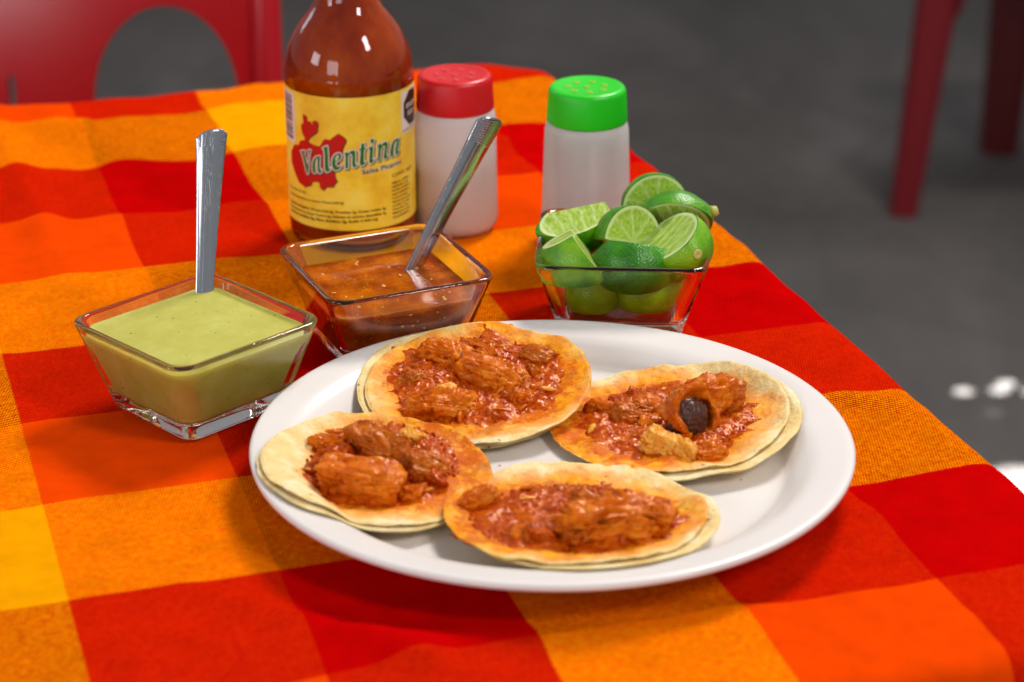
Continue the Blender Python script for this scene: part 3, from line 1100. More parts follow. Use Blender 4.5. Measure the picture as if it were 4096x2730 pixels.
t2.chunk('meat_chunk', 'meat2', 0.0485, 0.8175, (0.0085, 0.0055, 0.0052), R(15), (0.1, 0.0), 11)
t2.chunk('meat_chunk', 'meat', 0.0560, 0.8240, (0.0060, 0.0075, 0.0048), R(15), (0.1, 0.0), 13)
t2.chunk('meat_chunk', 'meat', 0.0755, 0.7855, (0.0070, 0.0048, 0.0042), R(20), (0.1, 0.0), 14)
t2.pieces(26, 42)
t2.shreds(22, 6)

# the taco on the left
t3 = Taco((-0.0508, 0.7660), 0.0436, 0.0082, -0.052, 0.055, 0.0050, 19, 'taco on the left with blocky chunks of meat and a bare pale rim')
t3.dk = (-0.35, -0.1)
t3.bumps = [(0.018, -0.020, 0.007, 0.0030), (0.026, -0.004, 0.006, 0.0024), (0.006, -0.030, 0.006, 0.0014), (0.022, 0.014, 0.006, 0.0020), (0.011, -0.018, 0.0045, -0.0016)]
t3.stain_shift = (0.009, 0.0)
t3.build((0.002, 0.006, 0.0310, 0.034), (-0.0008, -0.0018), 1.30)
t3.chunk('meat_chunk', 'meat', -0.0570, 0.7525, (0.0165, 0.0085, 0.0072), R(-9), (0.12, 0.08), 21, box=4.5, lift=0.6, low=0.12)
t3.chunk('meat_chunk', 'meat2', -0.0505, 0.7790, (0.0130, 0.0085, 0.0075), R(-28), (0.25, 0.25), 22, box=3.5, lift=0.6, low=0.15)
t3.chunk('meat_chunk', 'meat2', -0.0345, 0.7680, (0.0085, 0.0090, 0.0060), R(10), (0.0, 0.2), 23, lift=0.5)
t3.chunk('onion_piece', 'fat', -0.0395, 0.7890, (0.0050, 0.0034, 0.0034), R(-40), (0, 0), 24, lift=1.0, fib=0.0, low=0.08)
t3.chunk('meat_chunk', 'meat', -0.0690, 0.7850, (0.0080, 0.0060, 0.0040), R(30), (0, 0), 25)
t3.pieces(26, 43)
t3.shreds(16, 7)

# the taco nearest the camera
t4 = Taco((0.0240, 0.7330), 0.0478, 0.0074, 0.008, -0.095, 0.0042, 27, 'taco at the front of the plate with one long shredded heap of meat')
t4.off = (-0.001, 0.001)
t4.stain_shift = (-0.005, 0.0)
t4.build((-0.002, -0.002, 0.0410, 0.034), (0.0035, -0.0015), 1.25)
t4.chunk('meat_chunk', 'meat', 0.0330, 0.7155, (0.0215, 0.0085, 0.0080), R(6), (0.1, 0.0), 31, box=3.2, lift=0.5, fib=0.16, low=0.26)
t4.chunk('meat_chunk', 'meat', 0.0450, 0.7215, (0.0120, 0.0070, 0.0075), R(-10), (0.0, 0.15), 32, lift=0.8, fib=0.16)
t4.chunk('meat_chunk', 'meat2', 0.0240, 0.7125, (0.0080, 0.0070, 0.0062), R(40), (0.2, 0.0), 33, lift=0.5, fib=0.14)
t4.chunk('meat_chunk', 'meat', -0.0125, 0.7430, (0.0070, 0.0045, 0.0040), R(30), (0.0, -0.2), 34, lift=0.8)
for k in range(16):
    r5 = np.random.default_rng(500 + k)
    t4.shred(0.033 + r5.uniform(-.018, .018), 0.7165 + r5.uniform(-.007, .007), r5.uniform(0.007, 0.015), r5.uniform(0.0006, 0.0011), r5.uniform(-0.8, 0.8), 900 + k, 'meat', zoff=r5.uniform(0.007, 0.0105))
t4.pieces(26, 44)
t4.shreds(18, 8)

# ------------------------------------------------------------------ square glass bowls
def rsq(h, r, n=7):
    return rounded_rect(h, h, min(r, h * 0.9), n)


def loft(rings, name, cap0=True, cap1=True):
    bm = bmesh.new()
    vr = [[bm.verts.new((x, y, z)) for x, y in pts] for pts, z in rings]
    n = len(vr[0])
    for a, b in zip(vr[:-1], vr[1:]):
        for i in range(n):
            bm.faces.new((a[i], a[(i + 1) % n], b[(i + 1) % n], b[i]))
    if cap0:
        bm.faces.new(vr[0][::-1])
    if cap1:
        bm.faces.new(vr[-1])
    return from_bm(name, bm)


HB = 0.0390
WALL_IN = lambda z: 0.0252 + (z - 0.0085) * (0.0345 - 0.0252) / (HB - 0.0085)     # inner half width at height z


def bowl_mesh():
    o = [(0.0232, 0.0000), (0.0252, 0.0004), (0.0264, 0.0014), (0.0271, 0.0030), (0.0276, 0.0050), (0.0281, 0.0066), (0.0290, 0.0095), (0.0320, 0.0195), (0.0350, 0.0295),
         (0.0369, 0.0358), (0.0375, 0.0374), (0.0376, 0.0383), (0.0372, 0.0389), (0.0364, 0.0391), (0.0354, 0.0390), (0.0347, 0.0385), (0.0342, 0.0374),
         (0.0322, 0.0310), (0.0292, 0.0215), (0.0266, 0.0130), (0.0256, 0.0102), (0.0245, 0.0089), (0.0225, 0.0085), (0.0150, 0.0085)]
    rings = []
    for k, (h, z) in enumerate(o):
        rc = 0.0062 + 0.0030 * min(1, z / HB)
        if k > 13:
            rc -= 0.0012
        rings.append((rsq(h, rc), z))
    return loft(rings, 'glass_bowl')


BOWL_ME = bowl_mesh()
BOWLS = [(BOWL1, R(45.5), 'square glass bowl on the left, filled with pale green salsa'),
         (BOWL2, R(24), 'square glass bowl in the middle, half full of dark red salsa'),
         (BOWL3, R(-3), 'square glass bowl on the right, heaped with cut limes')]
for c, a, lb in BOWLS:
    add('glass_bowl', BOWL_ME, M['glass'], loc=(c[0], c[1], 0.0006), rot=(0, 0, a), label=lb, cat='bowl', group='square glass bowls')


def salsa_mesh(level, seed, wave, dip):
    """fills the bowl; the wall faces sit a hair inside the glass"""
    n = 9
    rings = []
    for z, h in ((0.0086, 0.0205), (0.0087, 0.0235), (0.0094, 0.0252), (0.0108, 0.0259)):
        rings.append((rsq(h, 0.0055, n), z))
    for k in range(1, 9):
        z = 0.0108 + (level - 0.0108) * k / 8
        h = 0.0342 + (z - 0.0374) * (0.0342 - 0.0266) / (0.0374 - 0.0130) + 0.00012
        rings.append((rsq(h, 0.0078, n), z))
    hl = rings[-1][0]
    full = np.array(hl)
    vs = []
    for pts, z in rings:
        vs += [(x, y, z) for x, y in pts]
    m = len(full)
    nr0 = len(rings)
    inner = np.linspace(0.995, 0.012, 60)
    for t in inner:
        P = full * t
        w = wave * fbm(np.c_[P * 70, np.full(m, seed)], 3, seed) * sstep(0, 0.15, 1 - t)
        men = 0.0007 * math.exp(-((1 - t) / 0.03))
        z = level + men - dip * (1 - math.exp(-((1 - t) / 0.06))) + w
        vs += [(P[i, 0], P[i, 1], z[i]) for i in range(m)]
    F = grid_faces(nr0 + len(inner), m)
    F.append(tuple(range(m))[::-1])
    F.append(tuple((nr0 + len(inner) - 1) * m + i for i in range(m)))
    return mesh_from('salsa', vs, F)


GZ, RZ = 0.0345, 0.0290
add('green_salsa', salsa_mesh(GZ, 4, 0.00016, 0.0004), M['green_salsa'], loc=(BOWL1[0], BOWL1[1], 0.0006), rot=(0, 0, R(45.5)),
    label='smooth pale green salsa filling the left glass bowl', cat='salsa')
rs = add('red_salsa', salsa_mesh(RZ, 9, 0.00045, 0.0004), M['red_salsa'], loc=(BOWL2[0], BOWL2[1], 0.0006), rot=(0, 0, R(24)),
         label='dark red salsa with floating seeds in the middle glass bowl', cat='salsa')
seed_me = None
r6 = np.random.default_rng(77)
bm = bmesh.new()
bmesh.ops.create_icosphere(bm, subdivisions=2, radius=1)
for v in bm.verts:
    v.co.x *= 1.0 + 0.25 * v.co.y
seed_me = from_bm('seed', bm)
for k in range(40):
    q = 0.0285
    if k < 26:
        x, y = r6.uniform(-q, q), r6.uniform(-q, q)
        z = RZ - 0.0004 + 0.0002
        rot = (r6.uniform(-.3, .3), r6.uniform(-.3, .3), r6.uniform(0, 6.28))
    else:      # seeds pressed against the two walls that face the camera
        z = r6.uniform(0.013, 0.027)
        h = 0.0342 + (z - 0.0374) * (0.0342 - 0.0266) / (0.0374 - 0.0130)
        x, y = r6.uniform(-.8, .8) * h, -h - 0.0001
        if k % 3 == 0:
            x, y = y, x
        rot = (R(73), 0, r6.uniform(-.4, .4)) if k % 3 else (0, R(-73), 0)
    s = r6.uniform(0.0005, 0.0010)
    o = add('seed', seed_me, M['seed'], rs, loc=(x, y, z), rot=rot)
    o.scale = (s, s * 0.85, s * 0.32)


# ------------------------------------------------------------------ spoons
def spoon(name, p0, p1, wroll, label, w0=0.0038, w1=0.0066, bowl_z=0.0125):
    """p0: where the handle leaves the salsa, p1: centre of the handle end"""
    p0, p1 = Vector(p0), Vector(p1)
    d = (p1 - p0).normalized()
    # handle front side looks to the camera, then rolls
    side = d.cross(Vector((0, -1, 0)) - d * (-d.y)).normalized() * -1
    front = side.cross(d).normalized()
    if front.y > 0:
        front, side = -front, -side
    rot = Matrix.Rotation(wroll, 3, d)
    side, front = rot @ side, rot @ front
    L = (p1 - p0).length
    under = (p0.z - bowl_z) / d.z
    root = add(name, None, loc=p0, label=label, cat='spoon', group='steel spoons standing in the salsas')
    n, m = 90, 17
    V, UV = [], []
    th = 0.0011
    for i in range(n + 1):
        t = -under + (L + under) * i / n
        f = max(0, t / L)
        w = w0 + (w1 - w0) * f ** 1.3
        for face in (1, -1):
            for j in range(m):
                a = -1 + 2 * j / (m - 1)
                tt = t
                # the end is cut on a rounded slant
                if i > n - 14:
                    k = (i - (n - 14)) / 14
                    slant = 0.0016 * a
                    lim = L + slant - 0.0030 * abs(a) ** 3
                    tt = t + (lim - L) * k
                arch = 0.00135 * (1 - a * a) * (0.6 + 0.8 * f) * 1.0
                rimr = 0.00035 * math.exp(-((1 - abs(a)) / 0.10) ** 2)
                bow = -0.0006 * math.sin(math.pi * min(1, f))
                zf = arch + face * th / 2 * (1 - 0.25 * abs(a) ** 8) + (rimr if face > 0 else 0) + bow
                P = d * tt + side * (a * w) + front * zf
                V.append(P[:])
                UV.append((a, t / 0.006))
    F = []
    row = 2 * m
    for i in range(n):
        for j in range(m - 1):
            b = i * row + j
            F.append((b, b + 1, b + row + 1, b + row))
            b += m
            F.append((b + 1, b, b + row, b + row + 1))
        b = i * row
        F.append((b, b + row, b + row + m, b + m))
        b = i * row + m - 1
        F.append((b + row, b, b + m, b + row + m))
    for i in (0, n):
        for j in range(m - 1):
            b = i * row + j
            F.append((b, b + m, b + m + 1, b + 1) if i == 0 else (b + 1, b + m + 1, b + m, b))
    me = mesh_from('handle', V, F)
    me.validate()
    uvl = me.uv_layers.new(name='stamp')
    for lp in me.loops:
        uvl.data[lp.index].uv = UV[lp.vertex_index]
    add('handle', me, M['steel'], root)
    # the bowl of the spoon, sunk in the salsa
    bm = bmesh.new()
    bmesh.ops.create_uvsphere(bm, u_segments=24, v_segments=12, radius=1)
    bmesh.ops.delete(bm, geom=[v for v in bm.verts if v.co.z > 0.05], context='VERTS')
    bmesh.ops.scale(bm, vec=(0.0062, 0.0075, 0.0035), verts=bm.verts)
    me = from_bm('spoon_bowl', bm)
    e = add('spoon_bowl', me, M['steel'], root, loc=d * (-(under)) + Vector((0, -0.004, 0.0012)))
    md = e.modifiers.new('thickness', 'SOLIDIFY')
    md.thickness = 0.0008
    return root


spoon('spoon', (-0.1303, 0.8925, 0.0350), (-0.1269, 0.9177, 0.0985), R(16), 'patterned steel spoon standing upright in the green salsa')
spoon('spoon', (-0.0433, 0.9338, 0.0292), (-0.0088, 0.9576, 0.0912), R(28), 'patterned steel spoon leaning right in the red salsa')

# ------------------------------------------------------------------ limes
LAX = (0.0176, 0.0152, 0.0152)
FLESH_CROSS, FLESH_LONG = mat_flesh(LAX, True), mat_flesh(LAX, False)


def lime(loc, axis, planes, label, rind='rind', scar=None, scale=1.0, nub=False, lumps=0):
    """planes: list of (world normal, offset in lime radii, 'cross'|'long'); keeps the side the normal points away from"""
    ax = Vector(axis).normalized()
    up = Vector(planes[0][0]) if planes[0][2] == 'long' else Vector((0, 0, 1))
    zz = (up - ax * up.dot(ax)).normalized()
    yy = zz.cross(ax)
    rot = Matrix((ax, yy, zz)).transposed()
    bm = bmesh.new()
    bmesh.ops.create_uvsphere(bm, u_segments=56, v_segments=36, radius=1)
    bmesh.ops.rotate(bm, cent=(0, 0, 0), matrix=Matrix.Rotation(R(90), 3, 'Y'), verts=bm.verts)
    co = np.array([v.co[:] for v in bm.verts])
    tip = 0.10 * np.clip((np.abs(co[:, 0]) - 0.82) / 0.18, 0, 1) ** 2 * np.sign(co[:, 0])
    dn = 1 + 0.02 * perlin(co * 1.7 + loc[0] * 900, 5)
    for v, c, t, q in zip(bm.verts, co, tip, dn):
        v.co = Vector(((c[0] + t) * LAX[0] * q, c[1] * LAX[1] * q, c[2] * LAX[2] * q))
    for f in bm.faces:
        f.material_index = 0
    for nrm, off, kind in planes:
        nl = (rot.transposed() @ Vector(nrm)).normalized()
        g = bm.verts[:] + bm.edges[:] + bm.faces[:]
        bmesh.ops.bisect_plane(bm, geom=g, plane_co=nl * off * LAX[1], plane_no=nl, clear_outer=True, dist=1e-7)
        es = [e for e in bm.edges if e.is_boundary]
        r = bmesh.ops.edgeloop_fill(bm, edges=es)
        for f in r['faces']:
            f.material_index = 1 if kind == 'cross' else 2
    bmesh.ops.triangulate(bm, faces=[f for f in bm.faces if len(f.verts) > 4])
    root = add('lime_wedge', None, loc=loc, label=label, cat='lime', group='cut limes in the right glass bowl')
    root.rotation_euler = rot.to_euler()
    root.scale = (scale,) * 3
    for idx, nm, mt in ((0, 'peel', M[rind]), (1, 'flesh', FLESH_CROSS), (2, 'flesh', FLESH_LONG)):
        b2 = bm.copy()
        bmesh.ops.delete(b2, geom=[f for f in b2.faces if f.material_index != idx], context='FACES')
        if len(b2.faces):
            for f in b2.faces:
                f.material_index = 0
            me = bpy.data.meshes.new(nm)
            b2.to_mesh(me)
            me.polygons.foreach_set('use_smooth', [idx == 0] * len(me.polygons))
            add(nm, me, mt, root)
        b2.free()
    bm.free()
    if scar:
        sg = scar
        bm = bmesh.new()
        rr = 0.0021
        bmesh.ops.create_uvsphere(bm, u_segments=20, v_segments=10, radius=rr)
        for v in bm.verts:
            q = math.hypot(v.co.x, v.co.y) / rr
            v.co.z = v.co.z * 0.22 - 0.0006 * math.exp(-(q / 0.35) ** 2)
        bmesh.ops.rotate(bm, cent=(0, 0, 0), matrix=Matrix.Rotation(R(90) * sg, 3, 'Y'), verts=bm.verts)
        add('stem_scar', from_bm('stem_scar', bm), M['scar'], root, loc=(sg * LAX[0] * 1.095, 0, 0))
    if nub:
        bm = bmesh.new()
        bmesh.ops.create_cone(bm, segments=14, radius1=0.0030, radius2=0.0019, depth=0.0028, cap_ends=True)
        bmesh.ops.rotate(bm, cent=(0, 0, 0), matrix=Matrix.Rotation(R(90), 3, 'Y'), verts=bm.verts)
        add('stem_end', from_bm('stem_end', bm), M['scar'], root, loc=(LAX[0] * 1.14, 0, 0))
    return root


lime((0.0650, 0.9715, 0.0440), (0.20, -1.0, 0.10), [((0.20, -1.0, 0.02), 0.0, 'cross'), ((0.05, 0.15, -1), 0.10, 'long')],
     'half slice of lime standing upright at the very back of the bowl', scale=1.02)
lime((0.0295, 0.9530, 0.0440), (1, 0.20, 0.28), [((-0.30, -0.20, 1.0), 0.18, 'long'), ((0.1, 1.0, 0.15), 0.45, 'long'), ((0.95, 0.2, 0.25), 0.92, 'cross')],
     'lime piece at the left back of the bowl with its pale cut face turned up', scale=1.02)
lime((0.0530, 0.9390, 0.0392), (0.60, -0.75, 0.25), [((0.60, -0.75, 0.25), 0.05, 'cross'), ((-0.20, -0.45, -0.87), 0.12, 'long')],
     'lime piece in the middle of the heap with green peel on top', scale=1.10)
lime((0.0272, 0.9270, 0.0345), (0.55, -0.30, 0.78), [((0.78, 0.10, 0.60), 0.48, 'long'), ((-0.50, 0.15, 0.85), 0.80, 'cross'), ((0.0, 0.1, -1.0), 0.25, 'long')],
     'lime wedge at the front left of the bowl, peel towards the viewer', rind='rind_light', scale=1.02)
lime((0.0530, 0.9270, 0.0330), (1.0, 0.02, -0.12), [((0.14, 0.40, 0.90), 0.62, 'long'), ((0, 1, -0.1), 0.5, 'long'), ((0, 0.1, -1.0), 0.45, 'long')],
     'lime wedge at the front centre of the bowl, dark green peel outward', rind='rind_dark', scale=0.97)
lime((0.0722, 0.9340, 0.0398), (0.40, -0.90, 0.14), [((-0.62, -0.12, 0.78), 0.34, 'long')],
     'half lime at the right of the bowl with a round stem scar', rind='rind_light', scar=1, scale=1.04)
lime((0.0720, 0.9580, 0.0405), (1.0, -0.10, 0.38), [((-0.10, -0.85, -0.45), 0.05, 'long')],
     'half lime behind on the right with a knobbly stem end', nub=True, scale=1.0)
lime((0.0362, 0.9385, 0.0190), (0.25, 0.1, 0.95), [((-0.05, 0.1, 1.0), 0.55, 'cross'), ((0.9, 0.0, 0.2), 0.7, 'long'), ((0, 0, -1), 0.6, 'long')],
     'lime piece low in the bowl on the left, seen through the glass', rind='rind_lifted', scale=0.92)
lime((0.0605, 0.9370, 0.0190), (0.95, -0.1, 0.2), [((-0.1, 0.2, 0.98), 0.55, 'long'), ((0, 0, -1), 0.6, 'long')],
     'lime piece low in the bowl on the right, seen through the glass', rind='rind_lifted', scale=0.90)

# ------------------------------------------------------------------ shakers
def shaker(name, c, rb, rt, capr, hbody, htop, capmat, dotmat, label):
    root = add(name, None, loc=(c[0], c[1], 0.0006), label=label, cat='shaker', group='capped plastic shakers')
    k = (rb - rt)
    o = [(0, 0.0005), (rb * 0.55, 0.0005), (rb - 0.0050, 0.0), (rb - 0.0022, 0.0008), (rb - 0.0006, 0.0030), (rb, 0.0062), (rb - 0.25 * k, 0.020), (rb - 0.6 * k, 0.042),
         (rt + 0.0002, hbody - 0.004), (rt - 0.0004, hbody - 0.0015), (rt - 0.0016, hbody), (capr - 0.0016, hbody + 0.0004), (capr - 0.0016, hbody + 0.006)]
    w = 0.0011
    inn = [(max(0, r - w), z + (w if z < 0.004 else 0)) for r, z in o][::-1]
    body = lathe(o + [(capr - 0.0022, hbody + 0.0065)] + inn, 96, 'body')
    add('body', body, M['white_frost'], root)
    cp = [(capr - 0.0012, hbody + 0.0003), (capr + 0.0001, hbody + 0.0003), (capr + 0.0002, hbody + 0.0012), (capr, hbody + 0.004), (capr - 0.0006, htop - 0.0022), (capr - 0.0011, htop - 0.0008),
          (capr - 0.0020, htop), (capr - 0.0035, htop + 0.0001), (capr - 0.0055, htop - 0.0006), (0.004, htop - 0.0007), (0, htop - 0.0007)]
    inner = [(0, htop - 0.0020), (capr - 0.004, htop - 0.0020), (capr - 0.0012, htop - 0.004)]

    def knurl(a, r, z):
        return 0.00011 * math.sin(a * 96) if (r > capr - 0.0009 and hbody + 0.001 < z < htop - 0.0015) else 0
    cap = add('cap', lathe(cp + inner + [cp[0]], 384, 'cap', knurl), capmat, root)
    spots = [(0, 0)] + [(0.0088 * math.cos(R(20 + 51.4 * i)), 0.0088 * math.sin(R(20 + 51.4 * i))) for i in range(7)]
    ring = lathe([(0.0007, 0.0001), (0.0009, 0.0004), (0.0013, 0.0004), (0.0016, 0.0001), (0.0015, -0.0002), (0.0007, -0.0002), (0.0007, 0.0001)], 20, 'hole_rim')
    for x, y in spots:
        add('hole_rim', ring, dotmat, cap, loc=(x, y, htop - 0.0006))
    return root


shaker('spice_shaker', RSHAKE, 0.0208, 0.0196, 0.0188, 0.0615, 0.0785, M['redcap'], M['capdot_r'], 'frosted plastic shaker with a red cap beside the hot sauce')
shaker('toothpick_shaker', GSHAKE, 0.0218, 0.0200, 0.0191, 0.0615, 0.0785, M['greencap'], M['capdot_g'], 'frosted plastic shaker with a green cap behind the limes')
pw = [(0, 0.0016), (0.0150, 0.0016), (0.0185, 0.0030), (0.0195, 0.0065), (0.0193, 0.020), (0.0190, 0.0330), (0.0150, 0.0350), (0.008, 0.0375), (0, 0.0385)]
add('spice_powder', lathe(pw, 64, 'spice_powder'), M['powder'], loc=(RSHAKE[0], RSHAKE[1], 0.0006),
    label='tan seasoning powder filling half of the red capped shaker', cat='seasoning')
bm = bmesh.new()
bmesh.ops.create_cone(bm, segments=8, radius1=0.0010, radius2=0.0010, depth=0.048, cap_ends=True)
tp_me = from_bm('toothpick', bm)
r7 = np.random.default_rng(31)
for k in range(34):
    a, q = r7.uniform(0, 6.28), 0.0165 * math.sqrt(r7.uniform(0.15, 1))
    lx, ly = r7.uniform(-0.10, 0.02), r7.uniform(-0.08, 0.08)
    x, y = q * math.cos(a), q * math.sin(a)
    # keep both ends inside the shaker wall
    for s_ in (-1, 1):
        ex, ey = x + s_ * 0.024 * lx, y + s_ * 0.024 * ly
        l = math.hypot(ex, ey)
        if l > 0.0176:
            x -= ex / l * (l - 0.0176)
            y -= ey / l * (l - 0.0176)
    add('toothpick', tp_me, M['wood'], loc=(GSHAKE[0] + x, GSHAKE[1] + y, 0.0006 + 0.0264 + r7.uniform(0, 0.004)),
        rot=(-math.atan(ly), math.atan(lx), 0), label='wooden toothpick inside the green capped shaker', cat='toothpick', group='toothpicks in the shaker')

# ------------------------------------------------------------------ hot sauce bottle
BR = 0.0310
bot = add('sauce_bottle', None, loc=(BOTTLE[0], BOTTLE[1], 0.0006), label='tall glass bottle of red hot sauce with a yellow label', cat='bottle')
bprof = [(0, 0.0020), (0.020, 0.0012), (0.0262, 0.0002), (0.0290, 0.0008), (0.0304, 0.0030), (0.0310, 0.0070)]
bprof2 = smooth_prof([(0.0310, 0.0070), (0.0310, 0.0500), (0.0310, 0.0810), (0.0306, 0.0870), (0.0296, 0.0925), (0.0280, 0.0975), (0.0258, 0.1022), (0.0232, 0.1065),
                      (0.0202, 0.1105), (0.0172, 0.1145), (0.0148, 0.1190), (0.0134, 0.1250), (0.0128, 0.1340), (0.0126, 0.1500), (0.0126, 0.1660)], 5)
outer = bprof + bprof2[1:] + [(0.0136, 0.1680), (0.0136, 0.1720), (0.0126, 0.1740), (0.0126, 0.1840)]
wall = 0.0022
inner = [(max(0, r - wall), z) for r, z in outer if z > 0.006][::-1]
inner = [(inner[0][0], 0.1840)] + inner + [(0.0285, 0.0052), (0.0272, 0.0034), (0.024, 0.0026), (0, 0.0034)]
add('glass', lathe(outer + inner, 128, 'glass'), M['glass'], bot)
sl = [(0, 0.0033), (0.024, 0.0025), (0.0273, 0.0033)] + [(r - wall + 0.00012, z) for r, z in outer if 0.006 < z < 0.150]
sl += [(0, sl[-1][1])]
add('sauce', lathe(sl, 128, 'sauce'), M['sauceliq'], bot)
cap_p = [(0, 0.1945), (0.0120, 0.1945), (0.0138, 0.1938), (0.0145, 0.1920), (0.0146, 0.1760), (0.0128, 0.1755), (0.0128, 0.1850), (0, 0.1850)]
add('cap', lathe(cap_p, 64, 'cap'), M['lid'], bot)

